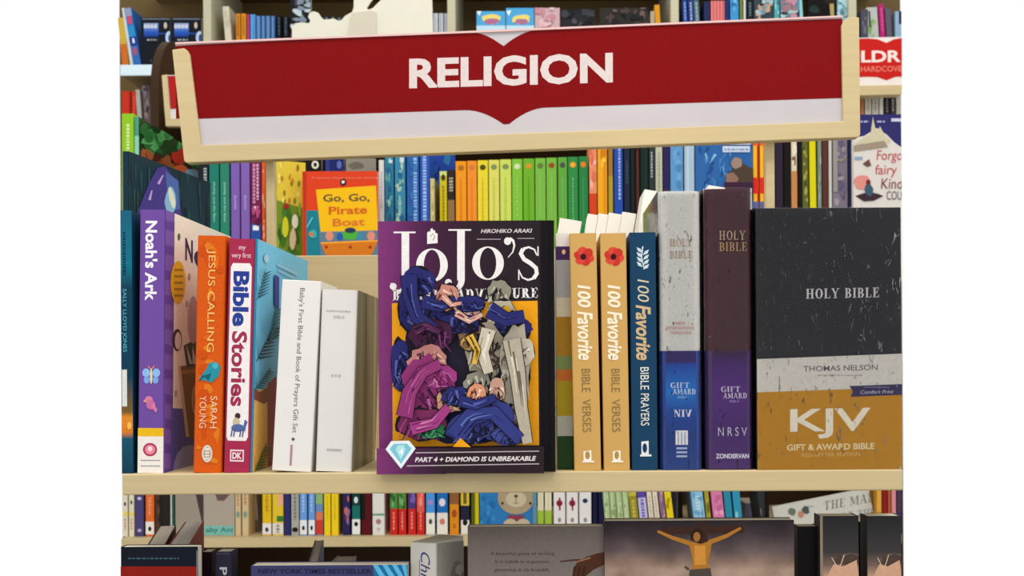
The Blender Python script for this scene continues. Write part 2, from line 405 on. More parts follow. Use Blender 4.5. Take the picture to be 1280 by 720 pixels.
for i in range(1, 11): t = i/10; up.append((629+46*t, 58-(58-top(675))*(1-(1-t)**1.9)))
for i in range(1, 12): x = 675+(1053-675)*i/11; up.append((x, top(x)))
lo = [(1054, bot(1053))]
for i in range(1, 10): x = 1053+(683-1053)*i/9; lo.append((x, bot(x)))
for i in range(1, 11): t = i/10; lo.append((683-50*t, bot(683)+(158-bot(683))*(t**1.9)))
for i in range(1, 11): t = i/10; lo.append((633-50*t, 158-(158-bot(583))*(1-(1-t)**1.9)))
for i in range(1, 10): x = 583+(247-583)*i/9; lo.append((x, bot(x)))
RED = '7C0509'
# build as a strip so that the outline stays exact
xsamp = [220+ (1053-220)*i/120 for i in range(121)]
def interp(L, x):
    L = sorted(L)
    for a, b in zip(L, L[1:]):
        if a[0] <= x <= b[0]: return lerp(a[1], b[1], (x-a[0])/max(1e-6, b[0]-a[0]))
    return L[0][1] if x < L[0][0] else L[-1][1]
pts = []; 
for x in xsamp:
    xb = x if x > 247 else 220 + (x-220)
    yb_ = interp(lo, x)
    pts += [(x, interp(up, x)), (x + (0 if x > 300 else 0), yb_)]
p.add(pts, [(2*i, 2*i+2, 2*i+3, 2*i+1) for i in range(120)], RED)
p.name = 'red_field'; p.part('lettering'); p.txt('RELIGION', 511.5, 73, 766, 111, 'D6C8C4', bold=0.035, slope=-.0295)
p.build('sign_print', spn)
pl = [(219, 52.8), (600, 38), (1053, 19.2), (1053, 21.5), (600, 40.5), (219, 55.2)]
prism_px('top_lip', pl, DS+.002, .006, mat('DDB8B4', .4, .1), sg)
for a, b_ in ((333, 343), (958, 969)):
    xa = x_at(a, 1.5, 1.255); xb = x_at(b_, 1.5, 1.255); zt = at(a, 165 if a < 500 else 146, 1.26).z
    box('post', (xa, 1.2545+CAM.y, ZP), (xb, 1.2665+CAM.y, zt), WOOD, sg, bev=.001)
# small sign end, left
s2 = thing('sign', 'small red and white sign end behind the left end of the big sign', 'sign')
prism_px('frame', [(202, 94), (209, 93), (209, 96), (208, 96), (213, 148), (330, 148), (330, 158), (207, 158)], 2.56, .018, WOOD, s2, bev=.001)
prism_px('sign_panel', [(208, 94), (330, 90), (330, 150), (212, 150)], 2.563, .01, mat('DAD4D2', .5, .2), s2)
p = Print(plane_map(2.562), 6e-5); p.poly([(209.5, 95), (330, 91), (330, 134), (213, 136)], 'A8201C'); p.build('sign_print', s2)
# children's sign, right
s3 = thing('sign', 'bright red sign with white capitals at the right edge, beyond the big sign', 'sign')
prism_px('frame', [(1040, 108), (1127.5, 106), (1127.5, 118), (1040, 120)], 3.44, .04, WOOD, s3, bev=.001)
prism_px('sign_panel', [(1040, 48), (1127.5, 46), (1127.5, 107), (1040, 109)], 3.45, .02, mat('E6DCD4', .5, .2), s3)
p = Print(plane_map(3.4495), 6e-5)
p.poly([(1042, 51), (1060, 49), (1085, 48), (1097, 49), (1108, 53.5), (1118, 49), (1127.3, 47.5), (1127.3, 96), (1120, 96), (1108, 100.5), (1097, 96.5), (1085, 96), (1042, 98)], 'C41E18')
p.txt('CHILDR', 1031, 64, 1126, 79, 'F2DCD4', bold=.03, slope=-.015); p.txt('HARDCOVE', 1076, 83, 1127, 90, 'E58A78', slope=-.015)
p.build('sign_print', s3)
# white cut-out standing on the second bookcase
ct = thing('cutout_display', 'white card cut-out silhouette standing behind the top edge of the big sign', 'display')
co = [(365, 60), (365, 33), (369, 29), (377, 28), (386, 29), (388, 26), (385, 21), (387, 16), (392, 14), (398, 16), (402, 22), (405, 24.5), (412, 24), (417, 23), (423, 26), (427, 25),
      (431, 20), (440, 15), (442, 10), (443, -30), (475, -30), (468, -4), (462, 4), (458, 10.5), (461, 12), (466, 10), (473, 3), (480, -4), (500, -30), (539, -30), (541, 30), (541, 60)]
prism_px('card', co, 2.8, .006, mat('D8D5C4', .7, .15), ct)
prism_px('support_strut', [(430, 118), (470, 118), (470, 15), (463, 13), (440, 16), (432, 60)], 2.794, .0058, mat('C9C2AF', .7, .15), ct)
box('base', (at(400, 100, 2.8).x, 2.785+CAM.y, 2.0502), (at(520, 100, 2.8).x, 2.86+CAM.y, 2.062), mat('D8D5C4', .7, .15), ct)
prism_px('stand', [(405, 59.5), (500, 59.5), (500, 130), (405, 130)], 2.8, .006, mat('D8D5C4', .7, .15), ct)
# ------------------------------------------------------------------ front row
G = 'books in the front row of the display shelf'
DF = 0.974
# dark teal spine at the left end
b = Book('dark teal hardcover at the left end of the front row, beside the purple spine', 152.5, 166.5, 263, DF, ZF, .16, xlt=152.5, xrt=170, cov='123E54', t=.0022, group=G)
p = b.spine(); p.rect(0, 262, 1, 592, '10465C'); p.vgrad(0, 1, [(263, '1C5F78'), (330, '0F6F86'), (360, '123C52'), (470, '0F3B52'), (515, '7A5A2A'), (522, 'E08A28'), (540, 'D87A22'), (548, '1A5468'), (592, '0E3A50')])
p.rect(.05, 462, .5, 508, 'D8DAD2'); p.txt('SALLY LLOYD JONES', .08, 361, .5, 440, '58B4C8', rot=True); marks(p, 290, 345, '0B3A50', .2, .45); p.ell(.7, 532, .2, 5, 'F4B850'); p.build('spine_print', b.cover)
# purple
b = Book('tall purple hardcover picture book with white lettering down the spine', 172, 204, 262, DF, ZF, .2, xlt=176, xrt=206, cov='6E4C9C', t=.0025, group=G, r=.0015)
p = b.spine()
p.part('title_lettering'); p.txt("Noah's Ark", .22, 276, .7, 376, 'F2EEF4', rot=True, bold=.03)
p.part('emblem'); p.rect(0, 545, 1, 592.5, 'EDE6DC'); p.rect(0, 535, 1, 545.5, 'EBB81E')
p.ell(.48, 562, .28, 8.5, 'B03A5C'); p.ell(.48, 562, .2, 6, 'E98AA0'); p.ell(.48, 561, .09, 3, 'F6D8DC')
for y in (575, 582): marks(p, y, y+1, '8A8490', .12, .88); 

p.part('butterfly_print')
for sx in (-1, 1):
    p.ell(.5+sx*.2, 466, .15, 5.5, '8FB8EA', rot=0); p.ell(.5+sx*.17, 475, .12, 4.5, '7EA4E2')
p.ell(.5, 470, .05, 10, 'D8D8A0'); p.line([(.46, 461), (.38, 457)], .05, 'E08A6A'); p.line([(.54, 461), (.62, 457)], .05, 'E08A6A')
p.part('bird_print'); p.ell(.42, 500, .16, 5, 'D87AA4'); p.ell(.5, 506, .18, 6, 'C76A9C'); p.poly([(.5, 508), (.7, 516), (.75, 512), (.6, 503)], 'D87AA4'); p.poly([(.27, 499), (.2, 502), (.3, 503)], 'E8B04A')
p.build('spine_print', b.cover)
p = b.on('right')
p.poly([(206, 255), (218, 262), (216, 600), (203, 600)], '7C58AE')
for i in range(11): y = 275+i*31; p.poly([(206, y), (218, y+3), (217.5, y+14), (206, y+12)], '64409A')
p.poly([(218, 258), (300, 280), (300, 600), (215, 600)], 'F4EAD8')
p.poly([(214.5, 510), (228, 511), (245, 520), (300, 540), (300, 600), (213, 600)], '5450A8')
p.ell(236, 590, 20, 34, '9C9CD0'); p.poly([(222, 458), (250, 455), (262, 540), (240, 548), (232, 546)], '8A5226'); p.poly([(224, 464), (250, 461), (250, 465), (225, 468)], 'B8783C')
p.poly([(222, 458), (225, 457), (236, 546), (232, 546)], 'E0C0A4'); p.ell(246, 500, 7, 22, 'D8A878'); p.ell(247, 503, 5, 17, '5C3418')
p.poly([(229, 432), (252, 420), (254, 457), (233, 459)], '3C2A26'); p.poly([(236, 455), (232, 430), (240, 455), (240, 432), (246, 455)], 'D8C8B8')
p.ell(221, 425, 6, 14, '3A2A28'); p.ell(222, 426, 4, 11, 'E8DCD0'); p.ell(241, 400, 7, 30, 'C89AA0')
p.txt('N', 231, 297, 240.5, 325, '3A1D4C', bold=.03, slope=.4); p.txt('oah', 242, 302, 282, 332, '3A1D4C', bold=.03, slope=.4)
p.ell(222, 353, 9.5, 27, 'E6B81A'); 
for i in range(5): p.rect(217, 336+i*8, 228, 339+i*8, 'A87C14')
for x, y in ((223, 296), (236, 346), (233, 380), (219, 492)): p.ell(x, y, 1.6, 4.5, '55663C' if y < 300 else 'B0A48C')
p.build('cover_print', b.cover)
# orange
b = Book('orange clothlike hardcover with pale gold lettering and a small teal bird on the spine', 241, 276.5, 294.5, DF, ZF, .085, xlt=246, xrt=283, cov='D8590F', t=.0022, group=G, r=.0025, kind='cloth')
p = b.spine()
for i in range(26): p.ell(random.uniform(.15, .85), random.uniform(300, 585), random.uniform(.08, .2), random.uniform(3, 9), random.choice(['E2680F', 'CC4E0E', 'DE7A1C']), 9, .4)
p.part('title_lettering'); p.txt('JESUS CALLING', .34, 312, .66, 440, 'F2C070', rot=True)
p.part('emblem'); p.poly([(.15, 474), (.4, 462), (.5, 454), (.75, 452), (.92, 458), (.85, 470), (.6, 478), (.4, 476)], '2B8FA0'); p.ell(.72, 457, .1, 4, '4CB0BC'); p.poly([(.3, 470), (.6, 466), (.5, 476)], '14606E'); p.poly([(.1, 478), (.3, 468), (.34, 472)], '14606E')
p.txt('SARAH', .58, 495, .82, 535, 'F2C79A', rot=True); p.txt('YOUNG', .2, 495, .44, 535, 'F2C79A', rot=True)
p.ell(.5, 567, .19, 11, 'D8CDBE'); p.ell(.5, 567, .12, 8, 'A88E72'); marks(p, 560, 574, 'E8E0D4', .42, .58)
p.build('spine_print', b.cover)
# maroon, with a white panel
b = Book('maroon hardcover storybook whose spine has a long white panel with blue and red letters', 279.5, 311.5, 298.5, DF, ZF, .13, xlt=286, xrt=318.5, cov='A62B4C', t=.0022, group=G, r=.0015)
p = b.spine()
p.txt('my', .4, 308, .66, 314, 'F2D8DC'); p.txt('very first', .12, 316, .88, 324, 'F2D8DC')
p.poly([(.1, 334), (.18, 329), (.84, 329), (.92, 334), (.92, 546), (.84, 551), (.14, 551), (.08, 546)], 'EFE8E6')
p.part('title_lettering'); p.txt('Bible', .2, 339, .83, 408, '2A3F92', rot=True, bold=.04); p.txt('Stories', .2, 414, .8, 508, 'A03050', rot=True, bold=.03)
p.part('emblem'); p.ell(.5, 520, .11, 4, '4A2A2A'); p.ell(.45, 528, .14, 6, 'C8B89A'); p.ell(.52, 535, .26, 5, '5468A0'); p.poly([(.72, 535), (.78, 524), (.9, 527), (.84, 532), (.8, 540)], '5468A0')
for u in (.3, .4, .64, .74): p.line([(u, 537), (u-.04, 546)], .05, '44507C')
p.part('publisher_mark'); p.rect(.24, 562, .78, 577, 'E8D0D4'); p.rect(.29, 564, .73, 575, 'A62B4C'); p.txt('DK', .33, 565.5, .69, 573.5, 'F2E4E6', bold=.03)
p.build('spine_print', b.cover)
# palm-leaf cover seen from the side
b = Book('thin blue picture book with dark palm leaves on its cover, right of the maroon storybook', 312.2, 315.4, 298.5, 0.976, ZF, .205, xlt=319, xrt=322.2, cov='2E86AC', t=.001, group=G, r=.0005)
p = b.on('right')
p.poly([(310, 290), (400, 320), (400, 600), (310, 600)], '74C4E4'); p.poly([(310, 490), (340, 482), (400, 470), (400, 610), (310, 610)], 'F2BC62'); p.poly([(310, 485), (324, 490), (345, 478), (352, 470), (352, 490), (330, 505), (312, 500)], '8C4A3A')
p.poly([(334, 480), (345, 470), (350, 600), (334, 600)], '9A3A58')
def palm(cx, cy, L, a0, col, n=11):
    ca, sa = math.cos(a0), math.sin(a0)
    p.line([(cx, cy), (cx+L*ca, cy+L*sa*1.2)], .9, col)
    for i in range(n):
        t = .1+.85*i/n; x, y = cx+L*t*ca, cy+L*t*sa*1.2; l = L*.5*(1-.5*t)
        for s in (-1, 1):
            aa = a0+s*.95; p.poly([(x, y-1), (x+l*math.cos(aa), y+l*math.sin(aa)*1.4), (x+1, y+2)], col)
palm(321, 375, 34, -1.25, '146070', 8); palm(320, 452, 46, -1.05, '0C3E50', 9); palm(317, 486, 30, -.8, '146070', 8); palm(317, 590, 34, -1.1, '4C6A28', 8); palm(335, 430, 40, -1.35, '146070', 9)
p.ell(331, 323, 3, 5, 'A8CFDC'); p.line([(345, 331), (370, 343)], 3, '9CCBE0'); p.line([(346, 338), (366, 348)], 2, '9CCBE0')
p.poly([(341, 343), (347, 346), (347, 388), (341, 380)], '2B3C94')
p.build('cover_print', b.cover)
# two white gift bibles, leaning right
b = Book('white boxed book with thin dark serif lettering down its spine, leaning right', 340, 388.5, 350.5, DF, ZF, .075, xlt=352, xrt=402.5, cov='E6E2DC', t=.0022, group=G, r=.002, solid=True, name='boxed_book')
p = b.spine()
p.part('title_lettering'); p.txt("Baby's First Bible and Book of Prayers Gift Set", .43, 360, .6, 541, '6E6468', rot=True)
p.ell(.5, 549, .05, 2.5, '5C5258', 4); p.rect(.44, 556, .5, 582, 'B08A90'); p.build('spine_print', b.cover)
b = Book('white clothbound book with tiny grey lettering, leaning between the white box and the purple-black cover', 394, 440, 362, DF, ZF, .13, xlt=401.5, xrt=448.5, cov='DEDAD4', pages='B9AE98', t=.002, group=G, r=.003, inset=.002)
p = b.spine(); tiny(p, .15, .8, 388, 'B4AEA8', 2, (.04, .08), .02); p.txt('BIBLE', .35, 394.5, .65, 398, 'B4AEA8'); tiny(p, .35, .62, 468, 'B9B3AE', 3, (.04, .07), .04); tiny(p, .3, .7, 561, 'B0AAA6', 2.5, (.04, .08), .02); p.build('spine_print', b.cover)
p = b.on('right'); p.poly([(440, 350), (480, 370), (480, 600), (430, 600)], '8C806A')  # shade of this side put into brown-grey colour, page streaks over it
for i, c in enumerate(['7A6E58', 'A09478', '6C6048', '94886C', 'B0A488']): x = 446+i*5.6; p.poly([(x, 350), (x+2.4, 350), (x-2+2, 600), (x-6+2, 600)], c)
p.build('cover_print', b.cover)
# the face-out manga
b = Book('face-out graphic novel with a purple and black cover and yellow picture panel', 474, 694.5, 276, .966, ZF, face=True, th=.02, cov='2A2226', t=.0022, group=G, name='graphic_novel', r=.001)
p = b.on('right')
p.grad(470, 268, 700, 596, [(470, '7E3670'), (492, '74306A'), (520, '562650'), (550, '402038'), (590, '30202A'), (674, '262024'), (677, '141014'), (684, '171216'), (686, '0E0B0D'), (696, '1A1416')])
W_ = 'EDE8E4'
def Jl(x, xs0, xe, yb0, bx, by):
    p.rect(xs0, yb0, xe, yb0+2, W_); p.rect(x, yb0, x+9.5, yb0+64, W_)
    p.add(*[ring(bx+ (x+9.5-bx)/2, yb0+64, (x+9.5-bx)/2, 14, 1.5, 8.5, 0, 150, 16)][0], W_) if False else None
    n = 14; L = []
    for i in range(n+1):
        a = math.radians(0+170*i/n); cx = (bx+x+9.5)/2; rx = (x+9.5-bx)/2
        L.append((cx+rx*math.cos(a) - 4.2*(1-i/n), yb0+62+13*math.sin(a)))
    p.line(L, 8.5, W_, 1.5); p.ell(bx+2.5, by, 4.3, 4.3, W_)
Jl(502, 492, 519.5, 289.5, 489, 358); Jl(571.5, 560.5, 589, 286.5, 558, 353)
for cx, cy in ((540, 331.5), (610, 329)):
    V, Fc = ring(cx, cy, 19.8, 20.8, 1.6, 9.5, 0, 360, 40); p.add(V, Fc, W_)
p.poly([(534, 291), (536, 289), (538, 290), (538, 287), (540, 285), (542, 288), (544, 288), (544, 291), (547, 292), (547, 304), (534, 305)], W_); p.line([(538, 296), (541, 292), (544, 296), (541, 300)], .8, '6A4060')
p.ell(634.5, 301.5, 4.5, 4.8, W_); p.line([(637, 298), (641.5, 301), (643, 307), (641, 315), (635, 322)], 4, W_, .8)
L = [(671, 319), (668, 312), (661, 309), (654, 311), (651, 317), (655, 324), (663, 329), (670, 335), (671, 342), (667, 348), (660, 350), (653, 347), (649, 339)]
p.line(L[:4], 1.5, W_, 3); p.line(L[3:10], 5.5, W_, 5); p.line(L[9:], 3, W_, 1.5); p.line([(672.5, 308), (672.5, 320)], 1.5, W_); p.line([(648.5, 337), (648.5, 350)], 1.5, W_)
p.txt('HIROHIKO ARAKI', 601, 286.5, 664, 291.5, 'D8D0D0', bold=.02, slope=-.01, ital=.02)
p.rect(596, 298.6, 626, 299.6, 'A89CA0'); p.rect(647, 297.6, 668, 298.6, 'A89CA0')
p.txt('BIZARRE', 491, 363, 562, 376, W_, serif=True, slope=-.02, sw=.24); p.txt('ADVENTURE', 570, 361.5, 672, 374.5, W_, serif=True, slope=-.02, sw=.24)
p.poly([(490, 379), (672, 376), (674, 556.5), (491, 558.5)], 'EDA016')
p.part('cover_picture')
def cloth(cx, cy, rx, ry, base, dark, light, n=10, rot=0):
    p.ell(cx, cy, rx+1, ry+1, '1C1620', 18, .1, rot); p.ell(cx, cy, rx, ry, base, 18, .13, rot)
    for i in range(int(n*2.2)):
        a = random.uniform(0, 6.28); k = random.uniform(.1, .75); x, y = cx+rx*k*math.cos(a), cy+ry*k*math.sin(a); l = random.uniform(.4, 1.3)*max(rx, ry); a2 = random.uniform(.3, 2.2) + (0 if cx < 590 else .5); c2 = random.uniform(-.5, .5)
        P3 = [(x, y), (x+l*.5*math.cos(a2), y+l*.5*math.sin(a2)), (x+l*math.cos(a2+c2), y+l*math.sin(a2+c2))]
        P3 = [(cx+max(-rx*.92, min(rx*.92, u-cx)), cy+max(-ry*.92, min(ry*.92, v-cy))) for u, v in P3]
        c_ = random.choice([dark, light, dark, '1C1620', base]); p.line(P3, random.uniform(.8, 4.6), c_, .4)
p.ell(560, 440, 55, 62, '241C34', 20, .1); p.ell(600, 470, 50, 70, '2A2438', 20, .1); p.ell(590, 530, 60, 26, '1E2248', 18, .1)
NV = ('2A2C6A', '15153A', '5560A8')
def fold(pts, w0, w1, base, dark, light):
    p.line(pts, w0+2, '1C1620', w1+2); p.line(pts, w0, base, w1)
    for i in range(7):
        o = random.uniform(-.35, .35)*w0; t0 = random.uniform(0, .5); q0 = []
        for k in range(4):
            t = (t0+.12*k)*(len(pts)-1); j = min(len(pts)-2, int(t)); u = t-j
            q0.append((pts[j][0]*(1-u)+pts[j+1][0]*u+o*.7, pts[j][1]*(1-u)+pts[j+1][1]*u+o*.7))
        p.line(q0, random.uniform(.8, 3), random.choice([dark, light]), .4)
cloth(524, 352, 20, 18, *NV); cloth(512, 385, 13, 30, *NV); cloth(500, 455, 11, 32, *NV); cloth(545, 392, 26, 22, *NV)
cloth(560, 372, 14, 17, 'C98878', '7A4038', 'F0CDB8'); cloth(586, 395, 16, 14, 'D4A494', '5A3040', 'F2D8C8'); cloth(588, 380, 18, 10, *NV)
cloth(624, 366, 15, 16, '8E8A78', '55503E', 'C2BEA8'); cloth(628, 395, 18, 20, 'B8AE98', '7A7058', 'E4DCC4'); cloth(640, 412, 24, 16, *NV); cloth(632, 395, 7, 12, 'D8A020', '8A5A14', 'F0C850', 5)
cloth(610, 440, 26, 34, 'A89C84', '4A3E38', 'DAD0B8', 14); cloth(590, 420, 18, 18, '8C6A48', '3A2828', 'D8B468', 12); cloth(575, 405, 26, 12, *NV)
cloth(540, 420, 27, 22, '4C2344', '241024', '84407A', 12); cloth(536, 452, 24, 20, 'C08078', '6C2C50', 'E8B8A0'); cloth(532, 485, 28, 40, '8E3470', '5A1A48', 'B8609A', 16); cloth(550, 470, 22, 14, 'A03C80', '6A2054', 'CC78AA')
cloth(645, 455, 19, 52, 'B4AA96', '6E6454', 'DCD4C0', 16); cloth(655, 440, 14, 16, 'C8BEAA', '7A7060', 'ECE4D4'); cloth(644, 500, 12, 42, 'A89E8C', '766C5C', 'D8D0BE'); cloth(648, 468, 9, 10, 'DCC860', '9A8430', 'F0E490', 5)
cloth(530, 530, 32, 20, '7C2C5C', '4A1838', 'A85088'); cloth(540, 537, 20, 10, '2E7A4E', '174A2C', '58A878'); cloth(562, 500, 16, 14, 'C09070', '4A2830', 'E8C8A8'); cloth(575, 495, 22, 12, *NV)
cloth(598, 478, 17, 15, '8C8878', '4A4640', 'C0BAA8'); cloth(597, 492, 12, 13, 'D89470', '8A3A28', 'F6D8C4'); cloth(622, 488, 10, 16, 'C49A84', '5A3A38', 'E8CDB8')
cloth(585, 535, 26, 19, '343C80', '171A44', '6070B4', 14); cloth(615, 522, 26, 26, '343C80', '171A44', '6070B4', 16); cloth(636, 542, 20, 13, '3C4688', '1C2050', '6878BC')
fold([(513, 345), (515, 372), (524, 398), (545, 412)], 20, 13, *NV); fold([(530, 378), (552, 384), (572, 376)], 16, 9, *NV)
fold([(508, 520), (514, 490), (530, 465), (552, 455)], 20, 12, '8E3470', '5A1A48', 'B8609A'); fold([(516, 535), (545, 528), (562, 508)], 16, 10, 'A03C80', '6A2054', 'CC78AA')
fold([(612, 388), (634, 400), (656, 396)], 20, 14, *NV); fold([(640, 425), (648, 470), (652, 510), (660, 553)], 22, 12, 'B4AA96', '6E6454', 'DCD4C0'); fold([(612, 412), (604, 440), (612, 466)], 18, 12, 'C8BEA8', '6E6454', 'E8E0D0')
fold([(570, 545), (590, 520), (618, 515), (650, 548)], 24, 14, '343C80', '171A44', '6070B4'); fold([(576, 500), (596, 506), (620, 496)], 14, 9, '2A2F6E', '15153A', '5560A8')
fold([(572, 392), (588, 402), (604, 394)], 9, 5, 'D4A494', '7A4038', 'F2D8C8'); fold([(556, 372), (566, 382), (578, 380)], 8, 4, 'D09080', '7A4038', 'F0CDB8'); fold([(588, 420), (598, 438), (594, 455)], 10, 6, 'D8B048', '5A3A18', 'F0DC80'); fold([(520, 415), (534, 408), (552, 416)], 12, 6, '4C2344', '1C1020', '84407A')
p.poly([(568, 557), (577, 546), (590, 557.5)], 'EDA016')
p.part('lettering_strip'); p.poly([(488, 559.5), (680, 556.5), (680, 590), (488, 590)], '2C2026')
p.grad(470, 559, 520, 592, [(470, '7E3670'), (495, '6C2E62'), (522, '4A2444'), (560, '2C2026')])
p.poly([(522, 563.8), (674, 561.8), (674, 563), (522, 565)], 'B8AEB0'); p.poly([(511, 580), (674, 577.4), (674, 578.6), (511, 581.2)], 'B8AEB0')
p.txt('PART 4 + DIAMOND IS UNBREAKABLE', 521, 570, 669, 576, 'E0D8D8', bold=.03, slope=-.012, ital=.01)
p.part('emblem'); p.poly([(485, 560), (492, 550), (514, 549.5), (522, 559), (504, 584)], 'E4F0F2'); p.poly([(490, 560), (495, 553.5), (511, 553), (517, 559), (504, 578)], '7EC4D4'); p.poly([(497, 560), (500, 555), (507, 555), (510, 560), (504, 573)], 'B0E0E8'); p.txt('4', 501.5, 559, 507, 567, 'F4FAFA', bold=.04)
p.build('cover_print', b.cover)
# books behind, between the novel and the gold spines
b = Book('multicoloured book squeezed between the graphic novel and the gold spines', 697, 716.5, 292, .985, ZF, .11, xlt=696, xrt=713, cov='6A6A40', t=.0016, group=G, pages='EFEAE0')
p = b.spine(); 
for y0, y1, c in ((292, 308, 'E8E2DA'), (308, 325, '4A2A60'), (325, 372, 'A8A4A4'), (372, 396, 'CFC4A8'), (396, 445, 'A87C20'), (445, 462, '7A8A50'), (462, 476, 'C06A2A'), (476, 520, 'A89020'), (520, 545, 'A8A898'), (545, 592, '24401E')): p.rect(0, y0, 1, y1, c)
p.ell(.5, 315, .12, 3, 'F0C890'); p.build('spine_print', b.cover)
GB = 'white page edges standing behind the gold spines'
specs = [(650, 678, 274.5, 700, 728), (685, 698, 268, 735, 748), (698.5, 711, 267.5, 748.5, 761), (711.5, 728, 267, 761.5, 778), (728.5, 746, 266, 778.5, 796)]
lbl = ['white booklet with a teal top edge, in the row behind, leftmost of the white pages', 'thin white booklet behind the left gold spine, second white page block from the left', 'thin white booklet behind the two gold spines, middle of five white page blocks', 'thin white booklet behind the right gold spine, fourth white page block from the left', 'thin white booklet behind the right gold spine, rightmost of the white page blocks']
for (a, b_, y, at_, bt), l in zip(specs, lbl):
    b = Book(l, a, b_, y, 1.108, ZF, .045, xlt=at_, xrt=bt, cov='F0EBE0', t=.0008, group=GB, pages='F4F0E6', name='booklet')
    if a == 699: p = b.spine(); p.rect(0, 274, 1, 279, '1E6478'); p.build('spine_print', b.cover)
b1 = None
for (a, b_, at_, bt, l) in ((718, 751.5, 710.5, 746.5, 'gold clothbound spine with a red poppy, the left of two alike'), (755, 787.5, 750, 782.5, 'gold clothbound spine with a red poppy, the right of two alike, beside the navy spine')):
    b = Book(l, a, b_, 291.5, DF, ZF, .13, xlt=at_, xrt=bt, cov='CEA25C', t=.0022, group='two gold spines with poppies', r=.0012)
    p = b.spine()
    for k in range(6): an = k*math.pi/3+.3; p.ell(.53+.2*math.cos(an), 320.5+6.5*math.sin(an), .19, 5.6, 'C8342A' if k % 2 else 'D8483A', 12, .08)
    p.ell(.5, 321, .11, 4, '3A1418')
    p.txt('100', .25, 356, .75, 383, 'F8EACC', rot=True, ital=.1, bold=.03); p.txt('Favorite', .22, 389, .8, 449, 'F8EACC', rot=True, ital=.05, bold=.03)
    p.txt('BIBLE', .34, 461, .66, 490, '8A7444', rot=True); p.txt('VERSES', .34, 499, .66, 540, '8A7444', rot=True)
    p.part('emblem'); p.rect(.3, 576, .75, 578, 'F4ECD8'); p.poly([(.35, 576), (.35, 564), (.65, 563), (.65, 576)], 'F4ECD8'); p.ell(.5, 569, .09, 5, 'B08C4C'); p.build('spine_print', b.cover)
b = Book('navy spine with a pale leaf sprig and cream lettering, beside the white wrapped spine', 790, 822.5, 290.5, DF, ZF, .13, xlt=788.5, xrt=818, cov='153E5C', t=.0022, group=G, r=.0012)
p = b.spine(); p.line([(.55, 336), (.45, 322), (.5, 308)], .05, 'C8D8DC')
for i in range(4):
    y = 312+i*6; p.poly([(.48, y+4), (.32, y+2), (.26, y-3), (.42, y-1)], 'C8D8DC'); p.poly([(.5, y+7), (.68, y+5), (.74, y), (.58, y+2)], 'C8D8DC')
p.txt('100', .28, 349, .72, 376, 'D0C4A4', rot=True, ital=.1); p.txt('Favorite', .2, 381, .78, 449, 'CCB084', rot=True, ital=.05, bold=.03)
p.txt('BIBLE', .36, 459, .68, 487, 'E8E4DA', rot=True); p.txt('PRAYERS', .36, 492, .68, 532, 'E8E4DA', rot=True)
p.part('emblem'); p.rect(.32, 568, .75, 570.5, 'E4E4E4'); p.poly([(.37, 569), (.37, 552), (.65, 551), (.65, 569)], 'E4E4E4'); p.ell(.5, 560, .09, 6, '153E5C'); p.build('spine_print', b.cover)
# wrapped gift bibles
def wrapped(l, xl, xr, yt, cov, sl):
    b = Book(l, xl, xr, yt, DF, ZF, .15, cov=cov, t=.002, group='shrink-wrapped gift bibles', r=.007, inset=.002, kind='cloth')
    hs = (b.ybot()-438.5)/(b.ybot()-yt)*b.h
    shell('paper_sleeve', b.w, b.d, 0, hs, .0004, .007, mat(sl, .35, .3), b.root, ex=.0005)
    b.film(r=.0075)
    p = b.spine(); ff = p.f; p.f = lambda u, y, e: ff(u, y, e+.0006); return b, p
b, p = wrapped('white shrink-wrapped gift bible whose spine is blue in its lower half', 826, 877.5, 239, 'DAD7D0', '1E3F92')
p.vgrad(.13, .87, [(439, '3A2A66'), (452, '33286A'), (456, '1F4AA8'), (490, '1E7AD0'), (515, '1C4EA6'), (545, '20408C'), (585, '2A4A92')])
p.txt('HOLY', .25, 299, .8, 308, 'BFA58C', serif=True, sw=.16); p.txt('BIBLE', .25, 314, .8, 323, 'BFA58C', serif=True, sw=.16)
p.txt('NEW', .38, 402, .62, 406, 'C88A7C'); p.txt('INTERNATIONAL', .15, 408, .85, 412, 'D09A8C'); p.txt('VERSION', .25, 414, .75, 418, 'D09A8C')
p.txt('GIFT &', .25, 478, .7, 485, 'DCE6F4', serif=True); p.txt('AWARD', .3, 486, .85, 493, 'DCE6F4', serif=True); p.txt('BIBLE', .42, 495, .68, 498, '9CC4EC')
p.txt('NIV', .32, 512, .76, 521, 'F0F2F8', serif=True, sw=.26); p.rect(.36, 538, .66, 556, 'F0F0F0')
for x in (.42, .5, .58): p.rect(x, 540, x+.015, 556, '2A4A92')
for y in (559, 564, 569): marks(p, y, y+2.5, 'B8C4E0', .38, .64)
p.build('spine_print', b.cover)
b, p = wrapped('brown shrink-wrapped gift bible whose spine is purple in its lower half', 883, 942, 236, '4C2C34', '46265E')
p.vgrad(.13, .87, [(439, '3A1E44'), (455, '4A2670'), (495, '5A2C82'), (540, '4C2870'), (585, '5A347A')])
p.txt('HOLY', .3, 288.5, .86, 300, 'C8A88C', serif=True, sw=.16); p.txt('BIBLE', .3, 303, .88, 314, 'C8A070', serif=True, sw=.16)
p.txt('GIFT &', .32, 483, .72, 490, 'E0D4E8', serif=True); p.txt('AWARD', .36, 491, .86, 498, 'E0D4E8', serif=True); p.txt('BIBLE', .5, 500, .7, 503, 'B090C8')
p.txt('N R S V', .25, 534, .86, 545, 'D4C8E0'); p.txt('ZONDERVAN', .2, 567, .9, 573, 'F0ECF4', bold=.03)
p.build('spine_print', b.cover)
